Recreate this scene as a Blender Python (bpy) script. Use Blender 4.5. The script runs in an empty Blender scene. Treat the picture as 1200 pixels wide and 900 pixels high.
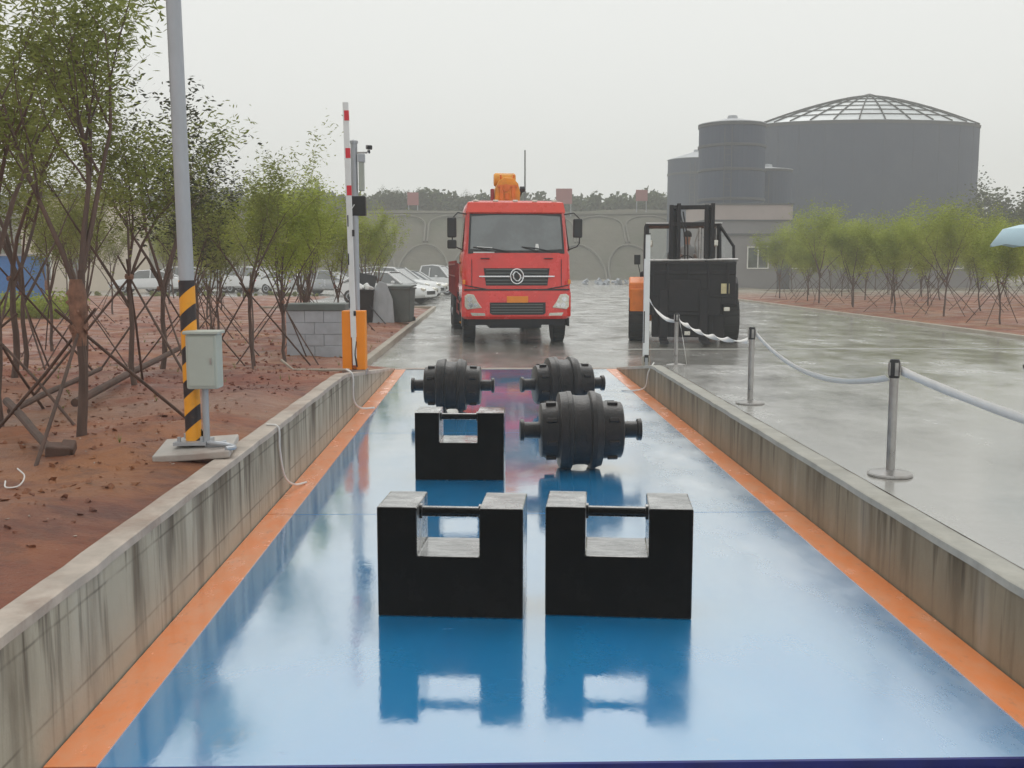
import bpy, bmesh, math, random
from mathutils import Vector, Matrix
random.seed(7)
R = math.radians
S = bpy.context.scene
C = S.collection
# ------------------------------------------------------------------ camera, sky, sun, exposure
H = 1.7
PITCH = math.atan(138/1200); YAW = math.atan(30/1208)
cam_d = bpy.data.cameras.new('camera'); cam = bpy.data.objects.new('camera', cam_d); C.objects.link(cam)
cam_d.sensor_width = 36; cam_d.lens = 36; cam_d.clip_start = .05; cam_d.clip_end = 3000
cam.location = (0, 0, H); cam.rotation_euler = (R(90)-PITCH, 0, -YAW)
S.camera = cam
CM = Matrix.Rotation(-YAW, 3, 'Z') @ Matrix.Rotation(R(90)-PITCH, 3, 'X')
def ray(px, py): return CM @ Vector(((px-600)/1200, (450-py)/1200, -1))
def at(px, py, Y):
    d = ray(px, py); return Vector((0, 0, H)) + d*(Y/d.y)
def gnd(px, py, h):
    d = ray(px, py); return Vector((0, 0, H)) + d*((h-H)/d.z)

w = bpy.data.worlds.new('World'); S.world = w; w.use_nodes = True
nt = w.node_tree; nt.nodes.clear()
SUN_EL, SUN_AZ = R(62), R(8)
sky = nt.nodes.new('ShaderNodeTexSky'); sky.sky_type = 'NISHITA'; sky.sun_disc = False
sky.sun_elevation = SUN_EL; sky.sun_rotation = SUN_AZ; sky.dust_density = 4; sky.air_density = 1.0
hs = nt.nodes.new('ShaderNodeHueSaturation'); hs.inputs['Saturation'].default_value = .12
mx = nt.nodes.new('ShaderNodeMix'); mx.data_type = 'RGBA'; mx.inputs[0].default_value = .93
mx.inputs[7].default_value = (7.7, 7.85, 7.65, 1)            # the cloud layer
bg = nt.nodes.new('ShaderNodeBackground'); bg.inputs[1].default_value = .105
wo = nt.nodes.new('ShaderNodeOutputWorld')
nt.links.new(sky.outputs[0], hs.inputs['Color']); nt.links.new(hs.outputs[0], mx.inputs[6])
nt.links.new(mx.outputs[2], bg.inputs[0]); nt.links.new(bg.outputs[0], wo.inputs[0])
sd = bpy.data.lights.new('sun', 'SUN'); sd.energy = .7; sd.angle = R(30); sd.color = (1, .97, .93)
so = bpy.data.objects.new('sun', sd); C.objects.link(so)
so.rotation_euler = Vector((math.sin(SUN_AZ)*math.cos(SUN_EL), math.cos(SUN_AZ)*math.cos(SUN_EL), math.sin(SUN_EL))).to_track_quat('Z', 'Y').to_euler()
S.view_settings.view_transform = 'Standard'; S.view_settings.look = 'None'
S.view_settings.exposure = .22; S.view_settings.gamma = 1; S.view_settings.use_curve_mapping = False
S.render.engine = 'CYCLES'; S.render.resolution_x = 1024; S.render.resolution_y = 768
S.cycles.max_bounces = 8; S.cycles.volume_bounces = 1; S.cycles.transparent_max_bounces = 12

# ------------------------------------------------------------------ helpers
class NT:
    def __init__(s, m): s.t = m.node_tree; s.n = s.t.nodes; s.n.clear()
    def node(s, ty, **k):
        x = s.n.new(ty)
        for a, v in k.items(): setattr(x, a, v)
        return x
    def link(s, a, b): s.t.links.new(a, b)
    def val(s, sock, v):
        if isinstance(v, bpy.types.NodeSocket): s.link(v, sock)
        else: sock.default_value = v
    def math(s, op, a, b=0., clamp=False):
        x = s.node('ShaderNodeMath', operation=op, use_clamp=clamp); s.val(x.inputs[0], a); s.val(x.inputs[1], b); return x.outputs[0]
    def coord(s, scale=(1, 1, 1)):
        tc = s.node('ShaderNodeTexCoord'); mp = s.node('ShaderNodeMapping'); mp.inputs['Scale'].default_value = scale
        s.link(tc.outputs['Object'], mp.inputs[0]); return mp.outputs[0]
    def noise(s, scale, stretch=(1, 1, 1), detail=5, rough=.6):
        x = s.node('ShaderNodeTexNoise'); x.inputs['Scale'].default_value = scale; x.inputs['Detail'].default_value = detail
        x.inputs['Roughness'].default_value = rough; s.link(s.coord(stretch), x.inputs['Vector']); return x.outputs[0]
    def ramp(s, f, a, b, lo=0., hi=1.):
        x = s.node('ShaderNodeMapRange'); x.clamp = True; s.val(x.inputs[0], f)
        x.inputs[1].default_value = a; x.inputs[2].default_value = b; x.inputs[3].default_value = lo; x.inputs[4].default_value = hi; return x.outputs[0]
    def mix(s, f, a, b):
        x = s.node('ShaderNodeMix', data_type='RGBA'); s.val(x.inputs[0], f)
        for i, v in ((6, a), (7, b)):
            if isinstance(v, (tuple, list)): v = (*v[:3], 1)
            s.val(x.inputs[i], v)
        return x.outputs[2]
    def bump(s, h, strength=.3, dist=.01):
        x = s.node('ShaderNodeBump'); x.inputs['Strength'].default_value = strength; x.inputs['Distance'].default_value = dist
        s.link(h, x.inputs['Height']); return x.outputs[0]
    def prin(s, col, rough=.6, metal=0., normal=None, spec=.5, coat=0., **k):
        x = s.node('ShaderNodeBsdfPrincipled')
        if isinstance(col, (tuple, list)): col = (*col[:3], 1)
        s.val(x.inputs['Base Color'], col); s.val(x.inputs['Roughness'], rough); s.val(x.inputs['Metallic'], metal)
        s.val(x.inputs['Specular IOR Level'], spec); x.inputs['Coat Weight'].default_value = coat
        if normal: s.link(normal, x.inputs['Normal'])
        return x.outputs[0]
    def out(s, sh):
        o = s.node('ShaderNodeOutputMaterial'); s.link(sh, o.inputs[0])
    def wet(s, base, fac_lo, fac_hi, power, rough, normal=None, weight=None, tint=(1, 1, 1)):
        """a film of water: mirror reflection that grows towards grazing view"""
        lw = s.node('ShaderNodeLayerWeight'); lw.inputs[0].default_value = .5
        if normal: s.link(normal, lw.inputs['Normal'])
        f = s.math('MULTIPLY', s.math('POWER', lw.outputs['Facing'], power), fac_hi)
        f = s.math('ADD', f, fac_lo, True)
        if weight is not None: f = s.math('MULTIPLY', f, weight)
        g = s.node('ShaderNodeBsdfGlossy'); s.val(g.inputs['Roughness'], rough); g.inputs['Color'].default_value = (*tint, 1)
        if normal: s.link(normal, g.inputs['Normal'])
        m = s.node('ShaderNodeMixShader'); s.link(f, m.inputs[0]); s.link(base, m.inputs[1]); s.link(g.outputs[0], m.inputs[2])
        return m.outputs[0]
def newmat(name):
    m = bpy.data.materials.new(name); m.use_nodes = True; return m, NT(m)
def pm(name, col, rough=.6, metal=0., var=.15, scale=8., bump=.15, stretch=(1, 1, 1), coat=0., spec=.5, dirt=None):
    m, n = newmat(name)
    f = n.noise(scale, stretch)
    c = n.mix(n.ramp(f, .3, .7), tuple(v*(1-var) for v in col), tuple(min(1, v*(1+var)) for v in col))
    if dirt: c = n.mix(n.ramp(n.noise(scale*.35, stretch, 8, .7), .48, .72, 0, dirt[1]), c, dirt[0])
    r = n.ramp(f, .3, .7, max(.02, rough-.08), min(1, rough+.08))
    n.out(n.prin(c, r, metal, n.bump(n.noise(scale*6, stretch), bump, .004) if bump else None, spec, coat))
    return m

class MB:
    def __init__(s): s.v = []; s.f = []; s.mi = []; s.cur = 0; s.M = Matrix.Identity(4)
    def add(s, vs, fs):
        b = len(s.v); s.v += [tuple(s.M @ Vector(p)) for p in vs]
        s.f += [tuple(b+i for i in f) for f in fs]; s.mi += [s.cur]*len(fs)
    def box(s, c, d, rot=None, taper=1.):
        x, y, z = d[0]/2, d[1]/2, d[2]/2
        P = [Vector((sx*x*(taper if sz > 0 else 1), sy*y*(taper if sz > 0 else 1), sz*z)) for sz in (-1, 1) for sx, sy in ((-1, -1), (1, -1), (1, 1), (-1, 1))]
        if rot:
            from mathutils import Euler
            e = Euler(rot).to_matrix(); P = [e @ p for p in P]
        c = Vector(c)
        s.add([c+p for p in P], [(3, 2, 1, 0), (4, 5, 6, 7), (0, 1, 5, 4), (1, 2, 6, 5), (2, 3, 7, 6), (3, 0, 4, 7)])
        return s
    def b2(s, x0, x1, y0, y1, z0, z1): return s.box(((x0+x1)/2, (y0+y1)/2, (z0+z1)/2), (x1-x0, y1-y0, z1-z0))
    def tube(s, pts, rad, n=8, cap=True):
        pts = [Vector(p) for p in pts]
        if not isinstance(rad, (list, tuple)): rad = [rad]*len(pts)
        vs = []; fs = []; u = None
        for i, p in enumerate(pts):
            d = (pts[min(i+1, len(pts)-1)]-pts[max(i-1, 0)])
            if d.length < 1e-9: d = Vector((0, 0, 1))
            d.normalize()
            if u is None: u = d.orthogonal().normalized()
            else:
                u = u - d*u.dot(d); u = u.normalized() if u.length > 1e-6 else d.orthogonal().normalized()
            v = d.cross(u)
            for k in range(n):
                a = 2*math.pi*k/n; vs.append(p+(u*math.cos(a)+v*math.sin(a))*rad[i])
        for i in range(len(pts)-1):
            for k in range(n):
                a, b = i*n+k, i*n+(k+1) % n; fs.append((a, b, b+n, a+n))
        if cap: fs.append(tuple(range(n-1, -1, -1))); fs.append(tuple((len(pts)-1)*n+k for k in range(n)))
        s.add(vs, fs); return s
    def lathe(s, prof, axis='z', n=32, c=(0, 0, 0)):
        """prof = [(t, r)...] along the axis"""
        vs = []; fs = []; c = Vector(c)
        for t, r in prof:
            for k in range(n):
                a = 2*math.pi*k/n; p, q = r*math.cos(a), r*math.sin(a)
                vs.append(c+Vector({'z': (p, q, t), 'x': (t, p, q), 'y': (q, t, p)}[axis]))
        for i in range(len(prof)-1):
            for k in range(n):
                a, b = i*n+k, i*n+(k+1) % n; fs.append((a, b, b+n, a+n))
        fs.append(tuple(range(n-1, -1, -1))); fs.append(tuple((len(prof)-1)*n+k for k in range(n)))
        s.add(vs, fs); return s
    def prism(s, out, t0, t1, plane='xz'):
        """outline (u,v) extruded along the third axis from t0 to t1"""
        def P(u, v, t): return {'xz': (u, t, v), 'yz': (t, u, v), 'xy': (u, v, t)}[plane]
        n = len(out); vs = [P(u, v, t0) for u, v in out]+[P(u, v, t1) for u, v in out]
        s.add(vs, [tuple(range(n)), tuple(range(2*n-1, n-1, -1))]+[(i, i+n, (i+1) % n+n, (i+1) % n) for i in range(n)]); return s
    def build(s, name, mat, parent=None, smooth=False, bevel=0., seg=2, loc=None, rz=0):
        me = bpy.data.meshes.new(name); me.from_pydata(s.v, [], s.f); me.validate()
        mats = mat if isinstance(mat, (list, tuple)) else [mat]
        for m in mats: me.materials.append(m)
        if len(me.polygons) == len(s.mi): me.polygons.foreach_set('material_index', s.mi)
        if len(s.v) < 60000 and not name in ('crown',):
            b = bmesh.new(); b.from_mesh(me); bmesh.ops.recalc_face_normals(b, faces=b.faces); b.to_mesh(me); b.free()
        if smooth:
            me.polygons.foreach_set('use_smooth', [True]*len(me.polygons))
            try: me.set_sharp_from_angle(angle=R(38))
            except Exception: pass
        o = bpy.data.objects.new(name, me); C.objects.link(o)
        if parent: o.parent = parent
        if loc is not None: o.location = loc
        o.rotation_euler.z = rz
        if bevel:
            m = o.modifiers.new('bevel', 'BEVEL'); m.width = bevel; m.segments = seg; m.limit_method = 'ANGLE'; m.angle_limit = R(40)
        return o
def sm(pts, k=6):
    P = [Vector(p) for p in pts]; P = [P[0]*2-P[1]]+P+[P[-1]*2-P[-2]]; out = []
    for i in range(1, len(P)-2):
        for j in range(k):
            t = j/k; a, b, c, d = P[i-1:i+3]
            out.append(.5*((2*b)+(c-a)*t+(2*a-5*b+4*c-d)*t*t+(3*b-a-3*c+d)*t**3))
    return out+[P[-2]]
def tag(o, label=None, cat=None, group=None, kind=None):
    if label: o['label'] = label
    if cat: o['category'] = cat
    if group: o['group'] = group
    if kind: o['kind'] = kind
    return o
def empty(name, loc, label, cat, group=None, rz=0):
    o = bpy.data.objects.new(name, None); C.objects.link(o); o.location = loc; o.rotation_euler.z = rz
    o.empty_display_size = .2
    return tag(o, label, cat, group)
def copy_tree(o, parent=None):
    c = o.copy(); C.objects.link(c); c.parent = parent
    for ch in list(o.children): copy_tree(ch, c)
    return c
def dup(o, loc, rz, label, scale=1.):
    c = copy_tree(o); c.location = loc; c.rotation_euler.z = rz; c['label'] = label; c.scale = (scale,)*3
    return c

# ------------------------------------------------------------------ materials
M = {}
# blue painted wet steel deck
def deck_material():
    m, n = newmat('blue deck paint')
    c = n.mix(n.ramp(n.noise(1.3, (1, .5, 1)), .35, .7), (.0, .315, .76), (.003, .36, .78))
    c = n.mix(n.ramp(n.noise(1.7, (1, .6, 1), 9, .75), .60, .76, 0, .45), c, (.32, .33, .33))    # mud film
    c = n.mix(n.ramp(n.noise(90, (1, 1, 1), 2), .735, .76, 0, .8), c, (.03, .03, .03))          # specks of grit
    smear = n.ramp(n.noise(1.0, (3.2, 15, 1), 5, .7), .66, .72, 0, .55)
    smear = n.math('MULTIPLY', smear, n.ramp(n.noise(.8, (1, 1, 1), 3), .48, .60))
    c = n.mix(smear, c, (.24, .22, .19))                                                        # dried mud smears
    nz = n.math('ADD', n.noise(3.0, (1, .5, 1), 3), n.math('MULTIPLY', n.noise(34, (1, .6, 1), 4, .65), .26))
    b = n.bump(nz, .12, .010)
    base = n.prin(c, .45, 0, None, .25)
    wgt = n.math('MULTIPLY', n.ramp(n.noise(.9, (1, .45, 1), 6, .65), .32, .62, .93, 1.06), n.ramp(smear, 0, .5, 1, .55))
    rg = n.ramp(n.noise(1.6, (1, .5, 1), 7, .7), .42, .72, .035, .18)
    tcd = n.node('ShaderNodeTexCoord'); sxd = n.node('ShaderNodeSeparateXYZ'); n.link(tcd.outputs['Object'], sxd.inputs[0])
    dry = n.ramp(n.math('ADD', sxd.outputs[0], n.math('MULTIPLY', n.noise(.8, (1, .4, 1), 5), .9)), .95, 2.1, 0, .22)      # the right side is drier
    rg = n.math('ADD', rg, dry)
    n.out(n.wet(base, .02, .90, 1.0, rg, b, wgt, (.93, .905, .85)))
    return m
M['deck'] = deck_material()
def stripe_material():
    m, n = newmat('orange stripe paint')
    c = n.mix(n.ramp(n.noise(5, (1, .5, 1), 7, .7), .4, .66), (1.0, .27, .05), (.92, .36, .16))
    c = n.mix(n.ramp(n.noise(14, (1, .5, 1), 8, .75), .56, .72, 0, .6), c, (.42, .19, .12))
    b = n.bump(n.noise(25), .1, .004)
    n.out(n.wet(n.prin(c, .5, 0, b), .02, .50, 1.3, n.ramp(n.noise(6, (1, .5, 1), 6), .4, .65, .10, .3), b)); return m
M['stripe'] = stripe_material()
def concrete_wall(name, base, dark, streak, joints):
    m, n = newmat(name)
    c = n.mix(n.ramp(n.noise(2.5, (1, 1, 1), 8, .7), .3, .7), tuple(v*.82 for v in base), base)
    drip = n.noise(1.0, (.6, 4.2, .5), 5, .6)
    tc0 = n.node('ShaderNodeTexCoord'); sx0 = n.node('ShaderNodeSeparateXYZ'); n.link(tc0.outputs['Object'], sx0.inputs[0])
    edge = n.ramp(n.math('ADD', sx0.outputs[2], n.math('MULTIPLY', n.noise(1.0, (1, 7, .3), 5, .7), .5)), .30 if joints else .25, .85 if joints else .70, 0, 1)
    c = n.mix(n.math('MULTIPLY', edge, n.ramp(drip, .42, .62, 0, streak)), c, dark)
    c = n.mix(n.ramp(drip, .52, .68, 0, streak*.55), c, dark)
    drip2 = n.noise(1.0, (1, 13, 1.1), 3, .5)
    c = n.mix(n.math('MULTIPLY', n.ramp(drip2, .55, .66, 0, streak*.8), n.math('ADD', edge, .25)), c, (dark[0]*.6, dark[1]*.55, dark[2]*.5))
    pale = n.noise(1.0, (1, 2.6, .5), 3, .5)
    c = n.mix(n.ramp(pale, .58, .7, 0, .35), c, (.50, .47, .40))
    tc = n.node('ShaderNodeTexCoord'); sx = n.node('ShaderNodeSeparateXYZ'); n.link(tc.outputs['Object'], sx.inputs[0])
    wob = n.math('MULTIPLY', n.math('SUBTRACT', n.noise(6), .5), .012)
    def line(v, period, width):
        f = n.math('FRACT', n.math('DIVIDE', n.math('ADD', v, wob), period))
        return n.ramp(n.math('ABSOLUTE', n.math('SUBTRACT', f, .5)), 0., width/period, 1., 0.)
    # a damp, mossy band down from the coping
    zr = n.math('ADD', sx.outputs[2], n.math('MULTIPLY', n.noise(1.0, (4, 5, 1), 6, .7), .35))
    if joints:
        j = n.math('MAXIMUM', line(sx.outputs[1], 1.04, .012), line(n.math('ADD', sx.outputs[2], .02), .31, .009))
        j = n.math('MULTIPLY', j, n.ramp(n.noise(3), .3, .55, .1, 1))
        c = n.mix(n.math('MULTIPLY', j, .6), c, tuple(v*.5 for v in dark))
    b = n.bump(n.noise(18, (1, 1, 1), 8, .7), .35, .01)
    n.out(n.prin(c, .75, 0, b, .35)); return m
M['wall_l'] = concrete_wall('stained concrete', (.44, .40, .32), (.085, .058, .034), 1., True)
M['wall_r'] = concrete_wall('damp concrete', (.27, .225, .155), (.085, .062, .035), .85, False)
M['coping_l'] = pm('worn concrete edge', (.42, .36, .31), .6, var=.22, scale=6, bump=.4, dirt=((.22, .12, .08), .7))
M['coping_r'] = pm('pale concrete edge', (.36, .35, .31), .5, var=.2, scale=6, bump=.4, dirt=((.2, .18, .14), .6))
M['slab'] = pm('pale slab concrete', (.44, .41, .38), .6, var=.18, scale=5, bump=.4, dirt=((.25, .15, .11), .6))
def road_material():
    m, n = newmat('wet road concrete')
    c = n.mix(n.ramp(n.noise(.5, (1, 1, 1), 8, .7), .35, .65), (.150, .143, .122), (.205, .194, .165))
    c = n.mix(n.ramp(n.noise(.16, (1, .5, 1), 5, .6), .52, .68, 0, .7), c, (.30, .28, .235))
    c = n.mix(n.ramp(n.noise(5, (1, 1, 1), 9, .8), .55, .8, 0, .5), c, (.07, .065, .055))
    big = n.noise(.30, (1.2, .8, 1), 7, .68)
    wetw = n.ramp(big, .34, .62, .80, 1.)
    rg = n.ramp(n.noise(.9, (1, .6, 1), 8, .75), .36, .70, .12, .32)
    b = n.bump(n.math('ADD', n.noise(5, (.8, 1.4, 1), 4), n.math('MULTIPLY', n.noise(45, (1, 1, 1), 4), .28)), .07, .012)
    n.out(n.wet(n.prin(c, .55, 0, b, .3), .02, .72, 1.6, rg, b, wetw)); return m
M['road'] = road_material()
def soil_material():
    m, n = newmat('red soil')
    tc = n.node('ShaderNodeTexCoord'); sx = n.node('ShaderNodeSeparateXYZ'); n.link(tc.outputs['Object'], sx.inputs[0])
    c = n.mix(n.ramp(n.noise(.8, (1, 1, 1), 8, .7), .35, .65), (.21, .058, .036), (.32, .105, .050))
    c = n.mix(n.ramp(n.noise(.45, (1, 1, 1), 4), .45, .65, 0, .8), c, (.36, .145, .050))
    c = n.mix(n.ramp(n.noise(.6, (.5, 1.3, 1), 6), .54, .66, 0, .6), c, (.35, .22, .165))
    c = n.mix(n.ramp(n.noise(1.1, (.7, 1.2, 1), 8, .7), .50, .66, 0, .85), c, (.12, .036, .026))
    c = n.mix(n.ramp(n.noise(14, (1, 1, 1), 8, .8), .55, .72, 0, .75), c, (.09, .032, .022))
    c = n.mix(n.ramp(n.noise(40, (1, 1, 1), 3, .6), .72, .75, 0, .7), c, (.5, .42, .36))
    c = n.mix(n.ramp(n.noise(5, (1, 1, 1), 7, .75), .54, .62, 0, .5), c, (.15, .06, .035))
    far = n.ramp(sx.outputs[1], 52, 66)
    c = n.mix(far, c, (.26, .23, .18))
    b = n.bump(n.math('ADD', n.noise(7, (1, 1, 1), 9, .75), n.math('MULTIPLY', n.noise(60), .3)), .9, .05)
    n.out(n.prin(c, n.ramp(n.noise(1.2), .4, .6, .30, .75), 0, b, .5)); return m
M['soil'] = soil_material()
def hill_material():
    m, n = newmat('hillside')
    c = n.mix(n.ramp(n.noise(.06, (1, 1, 3), 8, .7), .35, .65), (.10, .095, .075), (.165, .15, .115))
    c = n.mix(n.ramp(n.noise(.2, (1, 1, 1), 8, .7), .5, .7, 0, .6), c, (.08, .10, .05))
    n.out(n.prin(c, .9, 0, n.bump(n.noise(.8, (1, 1, 1), 8), .5, .3), .1)); return m
M['hill'] = hill_material()
M['rib'] = pm('slope rib concrete', (.135, .125, .10), .8, scale=1)
def iron_material():
    m, n = newmat('wet black iron')
    b = n.bump(n.noise(30, (1, 1, 1), 6), .12, .004)
    c = n.mix(n.ramp(n.noise(6, (1, 1, 1), 7), .45, .75), (.002, .002, .002), (.006, .005, .005))
    c = n.mix(n.ramp(n.noise(11, (1, 1, 1), 9, .75), .66, .74, 0, .7), c, (.035, .016, .010))
    n.out(n.wet(n.prin(c, .5, 0, b, .06), .0, .97, 1.9, n.ramp(n.noise(4, (1, 1, 1), 7, .7), .4, .65, .10, .42), b, n.ramp(n.noise(6, (1, 2.5, 1), 7, .7), .35, .6, .72, 1.05))); return m
M['iron'] = iron_material()
def roller_material():
    m, n = newmat('rough cast iron')
    b = n.bump(n.noise(26, (1, 1, 1), 7, .7), .5, .012)
    c = n.mix(n.ramp(n.noise(7, (1, 1, 1), 8, .7), .4, .7), (.008, .007, .007), (.026, .018, .017))
    n.out(n.wet(n.prin(c, .42, 0, b, .3), .0, .24, 2., .38, b)); return m
M['roller'] = roller_material()
M['red'] = pm('red truck paint', (.70, .020, .012), .25, var=.08, scale=3, bump=.03, coat=.6, dirt=((.22, .03, .025), .35))
M['red_dark'] = pm('dusty red steel', (.30, .028, .025), .5, var=.3, scale=5, dirt=((.1, .04, .035), .6))
M['orange_red'] = pm('orange red roof paint', (.72, .05, .022), .3, var=.06, scale=3, bump=.03, coat=.4)
M['orange'] = pm('orange machine paint', (.80, .20, .012), .4, var=.12, scale=6, dirt=((.35, .12, .02), .5))
M['amber'] = pm('amber crane paint', (.80, .33, .012), .45, var=.12, scale=6, dirt=((.40, .18, .03), .6))
M['barrier'] = pm('orange barrier housing', (.98, .29, .004), .4, var=.05, scale=4, bump=.05)
M['plate'] = pm('orange number plate', (.85, .27, .02), .45, var=.06)
M['black'] = pm('black plastic', (.012, .012, .014), .4, var=.2, scale=9)
M['rubber'] = pm('tyre rubber', (.016, .015, .015), .7, var=.25, scale=12, bump=.4)
M['lift'] = pm('grimy black steel', (.010, .009, .012), .45, var=.35, scale=5, bump=.2, spec=.3, dirt=((.035, .026, .028), .5))
M['chrome'] = pm('chrome', (.75, .76, .78), .15, 1., var=.05, bump=0)
M['steel'] = pm('brushed steel', (.42, .41, .40), .33, .85, var=.15, scale=10, dirt=((.2, .16, .13), .5))
M['galv'] = pm('galvanised steel', (.40, .42, .45), .42, .35, var=.12, scale=7, stretch=(1, 1, .3), dirt=((.30, .30, .30), .5))
M['boxgrey'] = pm('light grey enamel', (.42, .45, .40), .4, var=.05, scale=5, bump=.05, dirt=((.32, .31, .27), .4))
M['white'] = pm('white paint', (.78, .79, .78), .35, var=.04, scale=5, bump=.03, dirt=((.5, .5, .47), .3))
M['carwhite'] = pm('white car paint', (.76, .77, .78), .2, var=.03, scale=3, bump=0, coat=.5)
M['carsilver'] = pm('silver car paint', (.42, .44, .46), .25, .3, var=.04, scale=3, bump=0, coat=.5)
M['redband'] = pm('red reflective band', (.70, .02, .04), .35, var=.05)
M['ribbon'] = pm('white ribbon', (.80, .78, .76), .5, var=.06, bump=.05)
M['cable'] = pm('white cable', (.70, .68, .66), .45, var=.06, bump=0)
M['bark'] = pm('wet bark', (.105, .066, .052), .75, var=.35, scale=14, bump=.6, stretch=(1, 1, .3))
M['pole_wood'] = pm('weathered stake wood', (.085, .050, .038), .75, var=.4, scale=12, bump=.5, dirt=((.16, .09, .07), .6))
M['straw'] = pm('burlap wrap', (.21, .11, .075), .9, var=.4, scale=18, bump=.8)
M['silo'] = pm('grey corrugated silo steel', (.050, .069, .112), .65, .0, var=.06, scale=.25, bump=0, dirt=((.11, .12, .135), .4))
M['silo_seam'] = pm('seam steel', (.062, .080, .115), .6)
M['silo_band'] = pm('dark band steel', (.085, .09, .10), .6)
M['dome'] = pm('pale dome panels', (.70, .74, .76), .3, var=.12, scale=.3)
M['dome_rib'] = pm('dark dome rib', (.04, .045, .045), .6)
M['grey_render'] = pm('grey building wall', (.24, .23, .235), .8, var=.08, scale=.4, dirt=((.18, .17, .165), .5))
M['pinkish'] = pm('pale pinkish parapet', (.40, .34, .32), .7, var=.1, scale=.5)
M['beige'] = pm('beige wall', (.62, .54, .44), .8, var=.08, scale=.5)
M['bluepanel'] = pm('blue cladding', (.03, .18, .50), .5)
M['frame'] = pm('white window frame', (.78, .77, .72), .5)
M['pinkred'] = pm('faded red panel', (.33, .10, .10), .6, var=.1, scale=.8)
M['block'] = pm('pale block stone', (.44, .47, .52), .7, var=.15, scale=3, dirt=((.24, .24, .25), .5))
M['dgrey'] = pm('grey green plastic', (.13, .15, .145), .5, var=.15, scale=3, dirt=((.22, .23, .22), .5))
M['umb'] = pm('pale blue cloth', (.50, .68, .78), .5, var=.05, scale=4, bump=.05)
M['kerb'] = pm('kerb concrete', (.38, .34, .28), .6, var=.15, scale=2, bump=.3, dirt=((.22, .15, .11), .6))
M['line'] = pm('worn white line', (.42, .42, .39), .5, var=.2, scale=3, dirt=((.25, .24, .22), .8))
M['skin'] = pm('skin', (.42, .25, .18), .6, var=.05)
M['hair'] = pm('dark hair', (.012, .010, .010), .6)
M['shirt'] = pm('grey shirt', (.16, .17, .17), .8, var=.1)
M['trousers'] = pm('dark trousers', (.03, .03, .04), .8)
def glass_material(name, tint, rough=.05):
    m, n = newmat(name)
    c = n.mix(n.ramp(n.noise(1.6), .4, .6), tint, tuple(v*1.5 for v in tint))
    n.out(n.wet(n.prin(c, .3, 0, None, .3), .10, .75, 2.2, rough)); return m
M['screen'] = glass_material('windscreen glass', (.075, .088, .092))
M['window'] = glass_material('window glass', (.05, .06, .06))
M['lamp'] = pm('headlamp lens', (.66, .64, .56), .12, .5, var=.25, scale=25, bump=.1, coat=.8)
M['cabinglass'] = None
def clear_glass():
    m, n = newmat('clear cabin glass')
    t = n.node('ShaderNodeBsdfTransparent'); t.inputs[0].default_value = (.82, .86, .86, 1)
    g = n.node('ShaderNodeBsdfGlossy'); g.inputs['Roughness'].default_value = .04
    x = n.node('ShaderNodeMixShader'); x.inputs[0].default_value = .14
    n.link(t.outputs[0], x.inputs[1]); n.link(g.outputs[0], x.inputs[2]); n.out(x.outputs[0]); return m
M['cabinglass'] = clear_glass()
def leaf_material(name, c1, c2):
    m, n = newmat(name)
    gi = n.node('ShaderNodeNewGeometry')
    c = n.mix(gi.outputs['Random Per Island'], c1, c2)
    c = n.mix(n.ramp(n.noise(1.4, (1, 1, 1), 3), .40, .62), c, tuple(v*.62 for v in c1))
    d = n.node('ShaderNodeBsdfDiffuse'); n.link(c, d.inputs[0])
    t = n.node('ShaderNodeBsdfTranslucent'); n.link(c, t.inputs[0])
    x = n.node('ShaderNodeMixShader'); x.inputs[0].default_value = .4
    n.link(d.outputs[0], x.inputs[1]); n.link(t.outputs[0], x.inputs[2]); n.out(x.outputs[0]); return m
M['leaf_a'] = leaf_material('willow leaves', (.25, .285, .085), (.38, .41, .14))
M['leaf_b'] = leaf_material('young green leaves', (.36, .43, .065), (.50, .57, .14))
M['leaf_c'] = leaf_material('dark sparse leaves', (.07, .08, .05), (.13, .13, .075))
M['leaf_d'] = leaf_material('far leaves', (.075, .10, .045), (.13, .16, .07))
M['leaf_brown'] = leaf_material('brownish leaves', (.17, .10, .06), (.24, .16, .08))

# ------------------------------------------------------------------ terrain
DXL, DXR, DY0, DY1 = -1.52, 2.17, 3.35, 16.9
WL, WR = .55, .404                   # heights of the pit walls
YL, YR = 11.0, 13.4                  # where the ground starts to fall to deck level
def lerp(a, b, t): return a+(b-a)*t
def hl(y): return WL if y < YL else lerp(WL, .06, min(1, (y-YL)/(DY1-YL)))
def hr(y): return WR if y < YR else lerp(WR, 0, min(1, (y-YR)/(DY1-YR)))
from mathutils import noise as mn
def soil_h(x, y):
    if x < -1.58:
        if y > 17 and x > -2.12: return -.05
        if y > 41 and x > -9: return -.05
        if y > 58 and x > -60 and y < 84: return -.05
        e = min(1, (-1.62-x)/.5) if y < 17 else min(1, (-2.12-x)/.5)
        e = max(0, e)
        b = mn.noise(Vector((x*.7, y*.7, 0)))*.10+mn.noise(Vector((x*2.3, y*2.3, 4)))*.05+mn.noise(Vector((x*7, y*7, 9)))*.018
        return hl(y)-.035+b*e+.04*e
    if x > 12.62: 
        b = mn.noise(Vector((x*.4, y*.4, 0)))*.16
        return .02+b*min(1, (x-12.62)/1.5)+.05*min(1, (x-12.62))
    if y < 16.97:
        if x < 2.25: return -.40
        return hr(y)-.05
    return -.05
def frange(a, b, s):
    r = []
    while a < b-1e-6: r.append(a); a += s
    return r
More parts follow.
